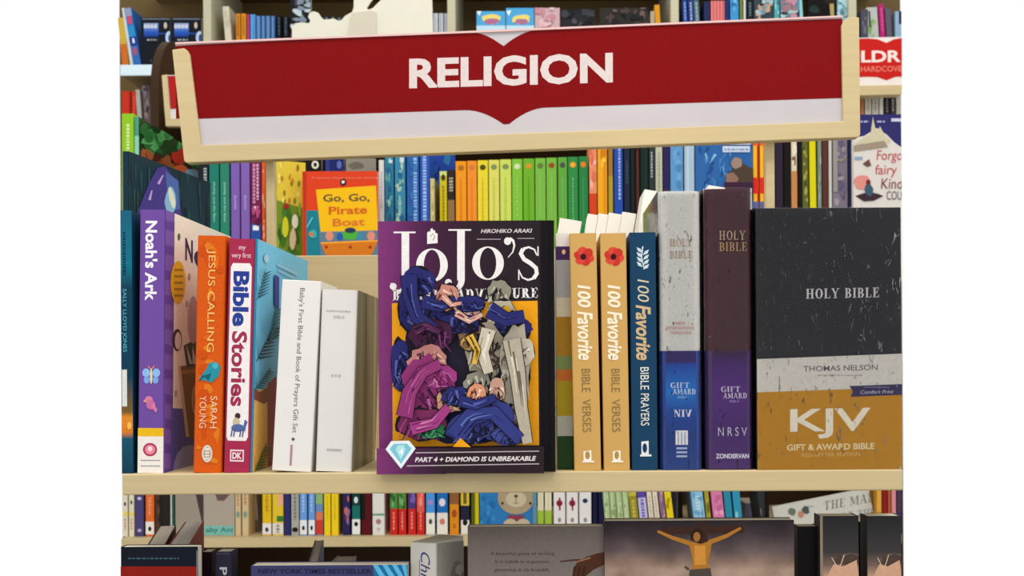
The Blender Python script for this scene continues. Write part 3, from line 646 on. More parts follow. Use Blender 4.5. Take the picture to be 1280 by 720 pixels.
for l, a, b_, y, at_, bt in (('white page block leaning behind the left edge of the white wrapped spine', 752, 782, 239, 806, 836), ('white page block standing behind the brown wrapped spine', 832, 853, 233, 886, 907)):
    Book(l, a, b_, y, 1.16, ZF, .06, xlt=at_, xrt=bt, cov='F2EDE2', pages='F6F2E8', t=.0008, name='booklet', group='white page blocks behind the wrapped bibles')
# big wrapped box at the right
b = Book('large black, white and gold shrink-wrapped bible box facing out at the right end', 947, 1128, 259.5, .972, ZF, face=True, th=.036, cov='26242A', group='shrink-wrapped gift bibles', solid=True, name='boxed_book', rough=.35)
p = b.on('right')
p.poly([(940, 449), (1135, 442), (1135, 484), (940, 491)], 'D8D2C8'); p.poly([(940, 490.5), (1135, 484), (1135, 600), (940, 600)], 'C38A1E')
p.txt('HOLY BIBLE', 1007.5, 361, 1098.5, 373.5, 'D8D4D6', serif=True, slope=-.02, sw=.2)
p.txt('THOMAS NELSON', 1004, 457.5, 1097, 464.5, '6A6468', slope=-.02, bold=.01); tiny(p, 1022, 1079, 468.2, 'B4A8A0', 2, (2, 5), 1.2)
p.poly([(1061.5, 482.5), (1140, 480), (1140, 493.5), (1063, 496), (1066, 489)], '3A3358'); p.txt('Comfort Print', 1075, 488, 1116, 492.5, 'C8C0D8', ital=.03, slope=-.02); p.rect(1080, 483.5, 1112, 484.5, '8078A0')
p.part('title_lettering'); p.txt('KJV', 987.5, 511.5, 1088, 549, 'F0E6D0', bold=.02, slope=-.02)
p.txt('GIFT & AWARD BIBLE', 983.5, 555.5, 1093, 563.5, 'F2DCA8', bold=.03, slope=-.02); p.txt('RED-LETTER EDITION', 1002, 566.5, 1075, 571, 'E8C07C', slope=-.02)
p.build('cover_print', b.cover); b.film(.001)
# tall dark picture book set back at the left
b = Book('tall dark teal picture book with a purple glowing figure, set back at the far left', 155, 163, 189, 1.11, ZF, .19, cov='14323E', t=.0012, group='books standing behind the front row', yaw=-.13)
p = b.on('right')
p.poly([(140, 160), (300, 220), (300, 600), (140, 600)], '14323E')
for i in range(34):
    x = random.uniform(155, 262); y = random.uniform(200, 275); p.poly([(x, y), (x+2.5, y+1), (x+2, y+random.uniform(15, 40)), (x, y+15)], random.choice(['1E4A54', '0E2630', '224E50', '2A3E3C']))
p.poly([(172, 262), (186, 228), (196, 210), (206, 208), (222, 232), (226, 272), (172, 272)], '4A3C8C'); p.poly([(206, 214), (222, 226), (224, 262), (210, 262)], '4F6CB0')
p.line([(197, 230), (203, 219)], 3.5, 'C0A8E0', 1.5); p.line([(186, 250), (189, 238)], 3.5, 'C0A8E0', 1.5); p.ell(212, 252, 7, 18, '8FC0E0', 12, .1); p.ell(214, 248, 3.5, 14, 'E8ECD0', 10, .1, -.2)
p.build('cover_print', b.cover)

# ------------------------------------------------------------------ lower shelf of the front display
G2 = 'books on the shelf under the front row'
b = Book('black and red face-out book low at the left corner', 152.5, 249, 683.5, .975, ZL, face=True, th=.014, cov='0E1420', group=G2)
p = b.on('right'); p.rect(150, 708, 260, 900, '8A1A12'); p.rect(245.5, 688, 247.5, 800, '6A6A70'); tiny(p, 160, 224, 697, '3C5664', 2, (2, 6), 1.5); p.build('cover_print', b.cover)
b = Book('low book seen by its grey page tops, left of the one with the red cover', 185, 207, 683, 1.0, ZL, .14, yaw=.25, cov='1A1216', pages='B0A698', t=.0008, group=G2)
b = Book('low book with grey page tops and a dark red cover, at the left', 211, 237, 683, 1.0, ZL, .17, yaw=.22, cov='8A0E1C', pages='BCB4AE', t=.0008, group=G2)
b = Book('low maroon-black book beside the black and red one', 252, 266, 690, 1.02, ZL, .02, cov='2C1620', group=G2)
b = Book('low dark violet spine with a white capital letter', 270.5, 291, 689.5, 1.0, ZL, .02, cov='2E2A3E', group=G2)
p = b.spine(); p.txt('P', .28, 709, .72, 719, 'C8C8CC', rot=True, bold=.02); p.rect(.1, 691, .9, 693, '4A4660'); p.build('spine_print', b.cover)
b = Book('low violet-blue face-out book with a cyan striped corner, dark lettering along its top', 315, 511, 706.5, .98, ZL, face=True, th=.02, cov='3C3C64', group=G2)
p = b.on('right'); p.txt('NEW YORK TIMES BESTSELLER', 323, 711, 464, 717, '20203E', bold=.02)
p.poly([(467, 700), (520, 700), (520, 900), (467, 900)], '1E6C9C')
for i in range(4): x = 466+i*12; p.poly([(x, 700), (x+6, 700), (x+22, 730), (x+14, 730)], '5CB4DC')
p.build('cover_print', b.cover)
Book('thin grey-blue book standing behind the violet-blue cover', 386, 398.5, 706, 1.012, ZL, .15, yaw=.16, cov='46627E', pages='C4BCB8', t=.0008, group=G2)
Book('low pale grey block just behind the violet-blue cover, right of the thin grey-blue book', 416, 440, 701.5, 1.012, ZL, .03, cov='8A8484', pages='A09A92', t=.001, group=G2)
b = Book('white boxed book with violet script on its spine, turned slightly, under the graphic novel', 512, 548, 678.5, .985, ZL, .05, yaw=-.45, cov='C9C6BC', group=G2, solid=True, name='boxed_book')
p = b.spine(); p.txt('Christ', .42, 688, .8, 745, '3C3270', rot=True, ital=.08); p.rect(.36, 700, .39, 760, '706890'); p.build('spine_print', b.cover)
p = b.on('right'); p.rect(546, 670, 600, 800, '8C887E'); p.ell(572, 715, 9, 12, '6A665E', 12, .2); p.ell(574, 712, 5, 7, '9A968C', 10, .2); p.build('cover_print', b.cover)
b = Book('grey-brown face-out book with a printed quotation and a reaching brown hand', 586.5, 757, 658, .98, ZL, face=True, th=.016, cov='6A605C', group=G2)
p = b.on('right'); p.vgrad(580, 770, [(655, '5E5450'), (680, '6C625E'), (720, '786E6A'), (900, '807670')])
p.txt('A beautiful piece of writing.', 613, 690, 694, 695, '2C2624'); p.txt('It is subtle in argument,', 619, 700, 687, 705, '2C2624'); p.txt('generous in its breadth', 618, 710, 686, 715.5, '2C2624')
hb = '4A2C1C'
p.poly([(757, 690), (745, 692), (733, 696), (722, 702), (716, 712), (718, 722), (730, 722), (742, 712), (757, 706)], hb); p.line([(726, 700), (716, 700), (700, 702)], 2.6, hb, 1.4)
for x in (719, 725, 731): p.line([(x, 708), (x-3, 722)], 3, '382014', 2)
p.line([(722, 702), (738, 697)], 2, '8A6448'); p.build('cover_print', b.cover)
b = Book('dark painted face-out cover with a bare figure on a cross, arms outstretched', 757.5, 994.5, 650.5, .976, ZL, face=True, th=.018, cov='3A3034', group=G2)
p = b.on('right'); p.vgrad(750, 1000, [(645, '2A2224'), (668, '3A3034'), (690, '5A4C4C'), (705, '8A7464'), (740, 'A08470')])
p.vgrad(750, 1000, [(645, '262022'), (668, '3C3236'), (690, '5E5050'), (703, '80695C'), (712, '9A8272'), (740, 'A88E7A')]); p.build('cover_print', b.cover, PAINT); p = b.on('right'); p.n = 5
p.part('painted_figure'); p.poly([(826, 659), (930, 657), (930, 666), (826, 668)], '3C241C'); p.poly([(872, 654), (884, 654), (886, 722), (870, 722)], '3C241C')
sk = 'A8702A'; sk2 = 'C88A38'
p.line([(822, 664), (840, 672), (862, 679)], 3.2, sk, 6); p.line([(926, 660), (908, 670), (886, 678)], 3.2, sk, 6)
p.poly([(860, 676), (876, 680), (890, 675), (888, 690), (885, 702), (887, 712), (864, 712), (866, 700), (863, 688)], sk); p.poly([(868, 682), (882, 682), (882, 706), (868, 706)], sk2)
p.ell(871, 669, 8, 9, '2A1A12', 12, .1); p.ell(871, 671, 4.5, 6, '9A6630'); p.poly([(862, 712), (888, 710), (890, 722), (861, 722)], '4C443C'); p.line([(861, 712), (856, 708)], 3, '4C443C')
p.build('cover_print', b.cover)
Book('narrow black filler standing for the dark gap between the two spines with thorny branches', 1073, 1088, 652, 1.03, ZL, .02, cov='070506', group=G2, spec=.05)  # added black block: the empty gap's darkness put into its colour
Book('black filler standing for the dark gap right of the painted cross cover', 999, 1025, 658, .99, ZL, .02, cov='0A0607', group=G2, spec=.1)  # added filler, coloured black to stand in for the shaded gap
for x0, x1, l in ((1027, 1075, 'low dark spine with a thorny branch and peach cloud, left of two alike'), (1086, 1128.4, 'low dark spine with a thorny branch and peach cloud, right of two alike')):
    b = Book(l, x0, x1, 645, .98, ZL, .022, cov='2E2C2E', group='two low spines with thorny branches')
    p = b.spine(); p.vgrad(0, 1, [(645, '262628'), (690, '3A3838'), (706, '6E5A50'), (725, 'C49A80'), (760, 'D0A890')])
    if x0 == 1027: p.rect(0, 645, .07, 760, '8A7A66')
    p.ell(.75, 700, .4, 7, '4A3C34', 14, .3); p.poly([(.15, 722), (.35, 705), (.6, 708), (.95, 700), (1, 722)], 'C89C80')
    for q0 in ([(.3, 697), (.42, 707), (.55, 717)], [(.62, 694), (.55, 704), (.5, 708)], [(.6, 694), (.8, 691), (1, 694)]): p.line(q0, .03, 'C4A890')
    p.build('spine_print', b.cover)
# ------------------------------------------------------------------ background rows
def row(group, zb, D, d, items):
    for it in items:
        l, x0, x1, yt, cov, pr = it[:6]; o = it[6] if len(it) > 6 else {}
        DD = o.get('D', D)
        if o.get('face'):
            b = Book(l, x0, x1, yt, DD, zb, face=True, th=o.get('th', .015), cov=cov, group=group, yaw=o.get('yaw', 0)); p = b.on('right')
            pr(p, b); p.build('cover_print', b.cover); continue
        b = Book(l, x0+.35, x1-.35, yt, DD, zb, o.get('d', d), xlt=(o['xlt'] if 'xlt' in o else None), cov=cov, group=group, t=.001, pages=o.get('pages', 'C8BEA8'), yaw=o.get('yaw', 0))
        if 'xlt' in o: pass
        p = b.spine(); n = 0
        for e in pr:
            n += 1; p.part({'r': 'color_band', 't': 'print_line', 'd': 'print_dot', 's': 'color_patch', 'w': 'title_lettering', 'b': 'mottled_print'}[e[0]])
            if e[0] == 'r': p.rect(0, e[1], 1, e[2], e[3])
            elif e[0] == 't': marks(p, e[1], e[2], e[3], *(e[4:6] if len(e) > 4 else ()))
            elif e[0] == 'd': p.ell(.5, e[1], e[3] if len(e) > 3 else .28, e[4] if len(e) > 4 else 3, e[2])
            elif e[0] == 's': p.rect(e[1], e[2], e[3], e[4], e[5])
            elif e[0] == 'w': p.txt(e[1], e[2], e[3], e[4], e[5], e[6], rot=True)
            elif e[0] == 'b':
                for k in range(e[4]): p.ell(random.uniform(.2, .8), random.uniform(e[1], e[2]), random.uniform(.1, .25), random.uniform(2, 6), random.choice(e[3]), 9, .3)
        if n: p.build('spine_print', b.cover)
        if o.get('side'): p = b.on('right'); o['side'](p, b); p.build('cover_print', b.cover)
GM = 'books on the middle shelf of the second bookcase'
sp = 'on the shelf behind'
def green_side(p, b):
    p.poly([(150, 120), (290, 170), (290, 300), (150, 300)], '2E4A2A')
    for i in range(40): x = random.uniform(172, 262); y = 150+(x-172)*.42+random.uniform(0, 30); p.ell(x, y, random.uniform(3, 8), random.uniform(3, 9), random.choice(['3E8A48', '5AA860', '1E3A20', '2C6A38']), 9, .3)
    for i in range(40): x = random.uniform(172, 262); y = 180+(x-172)*.5+random.uniform(0, 36); p.ell(x, y, random.uniform(4, 8), random.uniform(4, 10), random.choice(['7A3A20', '9A4A28', 'A05A34', '54281A']), 9, .3)
    p.ell(222, 195, 10, 9, 'C03A28', 9, .3); p.ell(222, 215, 10, 8, 'D8683A', 9, .3); p.ell(236, 222, 12, 10, '8AB0D0', 9, .2)
row(GM, ZM, DM, .14, [
 ('lime green spine at the far left behind the dark teal picture book', 153, 168.5, 142, '8CBF26', [('t', 155, 190, 'D8E8A0', .4, .65), ('t', 196, 240, '5A8A1A')], {'D': 2.47}),
 ('teal-green thin book with a jungle cover seen sideways, beyond the dark teal picture book', 169, 175, 146, '4A9A78', [('r', 170, 200, '8AC8A8')], {'D': 2.47, 'd': .42, 'side': green_side}),
 ('dark narrow spine with white print, left of the two green spines', 248, 261.5, 190, '1C2028', [('t', 210, 262, 'A8B0B0', .55, .85)]),
 ('green spine with small white title, left one of the green pair', 262, 274.5, 188, '1F7A68', [('w', 'Daddy and the Bear', .35, 228, .62, 278, 'B8DCD0')]),
 ('green spine with small white title, right one of the green pair', 275.5, 287.5, 188, '2A8068', [('w', 'Daddy and the Bear', .35, 228, .62, 278, 'B8DCD0')]),
 ('lilac spine with a short white title, left one of the lilac pair', 289, 300.5, 188, '7C5CAC', [('w', 'Jamie', .35, 244, .62, 262, 'D8C8E8')]),
 ('lilac spine with a short white title, right one of the lilac pair', 301.5, 313, 188, '8060AE', [('w', 'Jamie', .35, 244, .62, 262, 'D8C8E8')]),
 ('maroon spine with white crosses and a blue foot, right of the lilac pair', 314, 327, 188, '7A2050', [('t', 205, 255, 'D090B8', .2, .45), ('t', 205, 250, 'E8B8D0', .6, .8), ('s', .2, 258, .8, 264, 'E8E0E8'), ('r', 280, 300, '2A4FA0'), ('s', .2, 282, .8, 288, 'F0F0F4'), ('b', 262, 280, ['B84880', '5A1840'], 8)]),
 ('narrow orange spine beside the left sign post', 327.6, 332.5, 188, 'D85A28', [('b', 200, 300, ['E8A888', 'C84818'], 10)]),
])
def yg(p, b):
    p.poly([(330, 190), (400, 190), (400, 340), (330, 340)], '6E8A28'); p.poly([(340, 190), (390, 190), (390, 262), (346, 250)], 'D8BC3C')
    for i in range(16): p.ell(random.uniform(348, 376), random.uniform(206, 256), 1.6, 4, random.choice(['B87A20', '8A6A20', 'E8D870', '6A7A28']), 8, .3)
    for i in range(24): p.ell(random.uniform(346, 376), random.uniform(262, 320), random.uniform(2, 4), random.uniform(4, 10), random.choice(['3E6A20', '2C5A1C', '8AA83A', '4A7A28']), 8, .3)
    p.ell(356, 284, 4, 13, 'C8C828'); p.ell(368, 277, 4, 9, 'E0DCC0'); p.ell(365, 298, 4, 14, 'D0B890', 10, .2); p.ell(357, 258, 3.5, 3.5, 'A02820')
def pirate(p, b):
    p.rect(370, 200, 480, 400, 'D8401E'); p.rect(379, 263, 403, 330, '1E7A88'); p.rect(379, 214, 383, 330, 'B8341C')
    p.poly([(395, 237), (470, 232), (473, 290), (401, 292)], 'F0B814'); p.ell(429, 228, 4, 4.5, '2A1A1C'); p.ell(429, 227.5, 2, 2, 'F0E0D8')
    p.txt('A nursery rhyme story for sharing', 389, 221, 472, 224, 'F09080')
    p.txt('Go, Go,', 404, 243, 462, 254, '5A5038', bold=.02, slope=-.02); p.txt('Pirate', 411, 258.5, 459, 268.5, 'CF5A1C', bold=.02, slope=-.03); p.txt('Boat', 416, 273.5, 456, 283, 'D8702C', bold=.02, slope=-.03)
    p.poly([(399, 290), (473, 288), (473, 330), (401, 330)], '5C7A8C'); 
    for x in (412, 464): p.ell(x, 295, 5, 6, 'D88A70')
    p.ell(438, 294, 12, 6, '4AA83A'); p.ell(438, 288, 7, 3.5, '2A3A50'); p.ell(425, 296, 4, 5, '2A5AA0'); p.ell(450, 296, 4, 5, '3A8AA0')
    p.poly([(401, 303), (473, 300), (467, 314), (458, 330), (415, 330), (405, 314)], 'D0741C'); p.poly([(401, 303), (473, 300), (473, 302), (401, 305)], 'F0A030')
    for x in (408, 438, 463): p.ell(x, 309, 2, 2, 'A02818')
    p.ell(392, 293, 5, 6, '3AA0A8', 10, .2); p.ell(389, 293, 3, 3, 'C87838'); p.line([(384, 284), (391, 272)], 2, '5AC0C8')
def icy(p, b):
    p.rect(860, 150, 950, 400, '2E62A0')
    for i in range(30): x = random.uniform(870, 915); y = random.uniform(178, 232); p.poly([(x, y), (x+3, y+2), (x+random.uniform(-6, 4), y+random.uniform(8, 18))], random.choice(['5A9AD0', '1E4A88', '84B8E0', '3E7AB8']))
    p.rect(903, 172, 938, 181, 'D8DCE8'); p.rect(903, 183, 937, 190.5, 'C8D4E4'); marks_h(p, 904, 936, 175, 'A02C60'); marks_h(p, 905, 935, 186, '8494B8')
    p.ell(928, 219, 18, 14, '4A3C30', 12, .2); p.ell(914, 224, 8, 9, '8A6858', 10, .2); p.ell(921, 204, 7, 7, '9A7E70', 10, .2); p.rect(905, 228, 945, 250, '3A2038')
def marks_h(p, x0, x1, y, col):
    x = x0
    while x < x1: l = random.uniform(2, 6); p.rect(x, y, min(x1, x+l), y+2.2, col); x += l+1.5
def fairy(p, b):
    p.rect(1060, 130, 1140, 400, 'D8D0C8'); p.poly([(1060, 130), (1140, 130), (1140, 184), (1118, 178), (1108, 168), (1096, 160), (1080, 170), (1060, 172)], '2E2C66')
    marks_h(p, 1072, 1086, 151, 'A8A8C8'); marks_h(p, 1096, 1106, 151, 'A8A8C8'); p.rect(1114, 148, 1127, 152, 'C8C8DC')
    p.poly([(1068, 180), (1080, 172), (1088, 168), (1091, 146), (1095, 166), (1100, 158), (1106, 170), (1114, 176), (1108, 180)], 'C8C0A0'); p.poly([(1067, 182), (1105, 176), (1110, 184), (1067, 190)], '9A8A78')
    p.txt('Forgot', 1095, 188, 1132, 204, 'B8484C', ital=.05); p.txt('fairy', 1093, 206, 1120, 222, 'B8484C', ital=.05); p.txt('Kind', 1101, 223, 1127, 236, '7A3A44', ital=.05); p.txt('COU', 1108, 239, 1127, 250, '54505A')
    p.poly([(1078, 205), (1086, 199), (1089, 207), (1084, 209)], '6A4A40'); p.rect(1068, 196, 1078, 200, '8AA0B8'); p.ell(1078, 228, 11, 8, 'D88A80', 12, .2)
    p.poly([(1069, 245), (1078, 242), (1086, 240), (1096, 242), (1104, 245), (1092, 251), (1080, 252)], '3A2A34'); p.ell(1086, 237, 5, 8, '3A5868', 10, .2); p.ell(1085, 228, 3, 3.5, '6A3028')
row(GM, ZM, DM, .14, [
 ('yellow and green picture book set at an angle beside the orange pirate cover', 346, 384, 200, 'D0B848', yg, {'face': 1, 'D': 2.47, 'yaw': .55, 'th': .012}),
 ('orange-red face-out picture book with a yellow title panel and a little boat', 378.5, 473, 214, 'D8401E', pirate, {'face': 1, 'D': 2.46, 'th': .014}),
 ('black book top with a white ring, peeking above the orange picture book', 366, 403, 196, '14100E', lambda p, b: (p.ell(394, 206, 4.5, 5, 'E8E4D0'), p.ell(394, 206, 2.2, 2.8, '1A1614'), p.rect(366, 203, 380, 204, '4A4440')), {'face': 1, 'D': 2.6, 'th': .012}),
 ('navy book top peeking above the middle of the orange picture book', 407, 431, 196, '1A2460', lambda p, b: (p.rect(407, 190, 412, 230, '303A80'), p.ell(424, 206, 3, 5, '5A6AB0')), {'face': 1, 'D': 2.6, 'th': .012}),
 ('grey book top peeking above the right end of the orange picture book', 433, 470, 198, '8A8478', lambda p, b: p.ell(446, 207, 10, 5, '6A6458', 12, .2), {'face': 1, 'D': 2.6, 'th': .012}),
 ('white narrow spine right of the orange picture book', 474, 481, 200, 'D4D4D0', [('t', 215, 260, 'B0B0B8')]),
 ('blue-green mottled spine beside the white narrow one', 481.5, 493, 190, '2E7898', [('b', 200, 280, ['5AA0A8', '2A5E88', '9AC0B0'], 16), ('s', .5, 200, .9, 204, 'C8D8D8')]),
 ('blue-green mottled spine, second from the white narrow one', 494, 507.5, 190, '3A86A8', [('b', 200, 280, ['78B8B0', '2A5E88', 'A8C8B8'], 20), ('s', .5, 197, .9, 203, 'C8D8D8')]),
 ('bright blue spine with pale lettering, left of two alike', 509, 524.5, 187, '2C5EA8', [('t', 197, 285, '8AB4E8', .55, .85), ('b', 200, 280, ['2A6AA8', '3A78B8'], 8)]),
 ('bright blue spine with pale lettering, right of two alike', 525.5, 537.5, 187, '2C54B0', [('t', 195, 285, '9ABCF0', .3, .7)]),
 ('deep blue tall book standing behind the small yellow spine', 538, 569.5, 186, '1E3F94', lambda p, b: [p.ell(random.uniform(540, 568), random.uniform(198, 250), 5, 7, random.choice(['2A58A8', '1A3478', '2C6A98']), 9, .3) for i in range(14)], {'face': 1, 'D': 2.68, 'th': .01}),
 ('narrow cream short spine in front of the deep blue tall book', 538, 544, 223, 'C8B880', [('b', 230, 280, ['98A868', 'D8C890'], 8)]),
 ('yellow short spine in front of the deep blue tall book', 550, 559.5, 214, 'C8B418', [('r', 214, 220, 'C8D078'), ('d', 222, '3A3A20', .3, 4), ('t', 232, 285, '8A7A10')]),
 ('dark short spine next to the first orange numbered one', 560, 569, 212, '2C2420', [('t', 222, 240, 'A89890', .2, .8), ('r', 250, 300, '8A6A40')]),
])
rb = [(570, 584, 'E8921C', 'deep orange'), (584.5, 597, 'E88A2A', 'bright orange'), (597.5, 611, 'E0CC30', 'golden yellow'), (611.5, 625, 'D2D060', 'pale yellow'), (625.5, 640, 'C4D25C', 'yellow-lime'), (640.5, 654, '7AB838', 'leaf green crinkled'), (654.5, 669, '68A828', 'grass green'), (669.5, 683, '74B040', 'mid green'), (683.5, 697, '72AE3E', 'fresh green'), (698, 710, '5A9E3A', 'strong green'), (710.5, 723.5, '2E8440', 'dark green'), (724, 736, '267A3E', 'darkest green')]
nm = ['first from the left', 'second from the left', 'third from the left', 'fourth from the left', 'fifth from the left', 'sixth from the left', 'sixth from the right', 'fifth from the right', 'fourth from the right', 'third from the right', 'second from the right', 'last at the right']
row('rainbow-ordered set of slim spines', ZM, DM, .13, [('%s slim spine of the rainbow set, %s' % (c[3], nm[i]), c[0], c[1], 201.5-i*.55, c[2],
   [('d', 210-i*.4, ['A86A20', 'C87838', '4A4A18', '7A8A50', '7A8A50', 'C8D8A8', 'C8902C', '5A7A38', '8A4A20', '4A4A48', 'E8A030', 'D87A28'][i], .3, 3.5), ('t', 222, 282, ['C87A18', 'D87A20', 'B8A830', 'B4B850', 'AABC50', '98CC60', '5A9420', '8CC068', '8CC068', '7CB868', '6CB078', '4A9A60'][i], .42, .55)]) for i, c in enumerate(rb)])
row(GM, ZM, DM, .14, [
 ('pink and orange banded spine right of the rainbow set', 737, 747, 176, 'E08A60', [('b', 188, 240, ['E8C0B0', 'D86A50', 'F0A080'], 14), ('r', 242, 290, 'C8401C')]),
 ('amber yellow spine right of the rainbow set', 747.5, 760, 176, 'E8A01C', [('s', .6, 180, .9, 290, 'D88818'), ('b', 190, 215, ['F0C040', 'C87818'], 5)]),
 ('narrow brown and olive spine left of the royal blue one', 761, 767, 178, '9A7030', [('r', 220, 290, 'A8902C')]),
 ('royal blue spine with pale vertical lettering', 768, 779.5, 176, '2248A0', [('t', 182, 250, '9AB0E0', .5, .75)]),
 ('slate navy spine beside the royal blue one', 780.5, 788.5, 175, '1A2438', [('t', 200, 230, '3A4A68')]),
 ('black-green narrow spine beside the slate navy one', 789, 794.5, 175, '14201C', []),
 ('oxblood narrow spine among the dark ones', 795, 800.5, 175, '3C1A1C', [('t', 190, 260, '6A3A30')]),
 ('blackish green spine among the dark ones', 801, 811.5, 174, '10241E', [('s', .6, 180, .7, 330, '1E3A30')]),
 ('charcoal spine with white lettering, left of the cream one', 812, 819.5, 174, '2A3434', [('t', 190, 222, 'A8B4B0', .3, .6)]),
 ('cream grey spine between the charcoal and violet ones', 820, 829, 172, 'B8B8A0', [('t', 190, 240, '98987C')]),
 ('dark violet spine between cream and light blue', 829.5, 838, 172, '2A2050', []),
 ('light blue spine left of the icy picture cover', 838.5, 855, 172, '5A90C0', [('s', .55, 172, .6, 330, '7AAAD4'), ('b', 190, 240, ['6A9ECC', '4A80B0'], 8)]),
 ('pale grey-blue spine touching the icy picture cover', 856, 869, 172, 'A0B8C8', [('s', .3, 172, .4, 330, 'C8D4DC')]),
 ('icy blue face-out picture cover with a white label', 870, 941.5, 170, '2E62A0', icy, {'face': 1, 'th': .016}),
 ('yellow and red striped spine, left of two alike', 942, 949.5, 166, 'E8B028', [('s', .7, 160, 1, 260, 'C01818'), ('r', 176, 182, 'E85830'), ('r', 222, 242, 'D82820'), ('r', 252, 300, '5A6090')]),
 ('yellow and red striped spine, right of two alike', 950.5, 957.5, 166, 'E8B028', [('s', .7, 160, 1, 260, 'C01818'), ('r', 176, 182, 'E85830'), ('r', 222, 242, 'D82820'), ('r', 252, 300, '5A6090')]),
 ('dark plum spine just right of the right sign post', 970, 980, 172, '2A2030', []),
 ('black spine right of the dark plum one', 980.5, 989.5, 172, '120C0C', []),
 ('cream and rust spine between black ones', 990, 997.5, 165, 'D8C8A8', [('b', 180, 212, ['7A4A38', 'E8DCC8'], 10), ('r', 214, 290, 'C08048')], {'xlt': 989}),
 ('black narrow spine beside the olive one', 998.5, 1003.5, 165, '14100E', []),
 ('olive mottled spine left of the bright yellow one', 1004, 1012, 165, '5A6028', [('b', 178, 256, ['8A8A30', '3A4A20', 'A8A050'], 12)], {'xlt': 1002.5}),
 ('bright yellow spine on the shelf behind the bible box', 1013.5, 1022, 165, 'D8CC10', [], {'xlt': 1011.5}),
 ('grey-green narrow spine right of the bright yellow one', 1022.8, 1028, 165, '7A8C80', [('b', 200, 250, ['5A7858', 'A0B0A8'], 6)]),
 ('brown spine left of the white narrow one', 1028.6, 1036, 165, '5A3028', []),
 ('white narrow spine beside the mauve grey one', 1036.6, 1041, 165, 'D0CCC4', []),
 ('mauve grey mottled spine left of the fairy-tale cover', 1041.6, 1060.5, 165, '88808E', [('b', 175, 255, ['6A6080', 'A898A8', 'B8A890', '787090'], 30), ('s', 0, 172, .3, 240, '9A9690')]),
 ('dark blue narrow spine touching the fairy-tale cover', 1061, 1066, 165, '242A50', []),
 ('white and navy face-out fairy-tale cover with red script at the right edge', 1067.5, 1127.5, 143, 'D8D0C8', fairy, {'face': 1, 'D': 2.48, 'th': .016}),
])
# lower shelf of the second bookcase
GL = 'paperbacks on the low shelf seen under the front row'
YT = 575
def face_teddy(p, b):
    p.rect(595, 560, 680, 680, '2E78B4')
    for i in range(14): p.ell(random.uniform(600, 618), random.uniform(617, 660), 3, 4, random.choice(['3A86C0', '2668A8']), 9, .3)
    p.ell(645, 622, 23, 21, 'A89678', 20); p.ell(645, 624, 13, 10, 'C4B898', 16); p.ell(645, 620, 2.6, 2, '5A4838'); p.line([(645, 621), (645, 628)], .8, '6A5848'); p.line([(642, 629), (648, 629)], .8, '6A5848')
    for x in (628, 663): p.ell(x, 629, 1.5, 1.8, '2A2018')
    p.poly([(634, 644), (656, 644), (652, 652), (645, 649), (638, 652)], '8A3A44'); p.ell(638, 656, 9, 8, 'C0AE90', 12); p.ell(654, 656, 9, 8, 'C0AE90', 12); p.rect(666, 600, 672, 670, '5C8CA0')
def grey_face(p, b): p.rect(200, 560, 320, 680, '9A9080'); p.poly([(244, 615), (258, 615), (262, 660), (254, 660)], '4A3838')
def baby(p, b):
    p.rect(250, 560, 300, 690, 'ABA090'); p.poly([(268, 615), (290, 615), (280, 626), (272, 626)], '6A5450'); p.rect(255, 657, 292, 669, '7AB8AC'); p.txt('aby Ani', 257, 659, 291, 667, '2E7A78', bold=.02)
def mar(p, b):
    p.rect(940, 560, 1110, 700, 'C8C8BE'); p.txt('THE MARK', 1030, 627, 1094, 638, '8C8278', serif=True, slope=-.18); p.txt('OF THE', 1052, 641, 1094, 650, '8FA0A0', serif=True, slope=-.14)
    p.ell(990, 640, 5, 5, '6A7468', 10, .2); p.ell(1001, 643, 4, 4.5, 'B88470'); p.ell(1007, 637, 5, 5.5, '4C5450', 10, .2); marks_h(p, 1010, 1018, 632, 'A0A8A4')
CW = 'DED6BC'
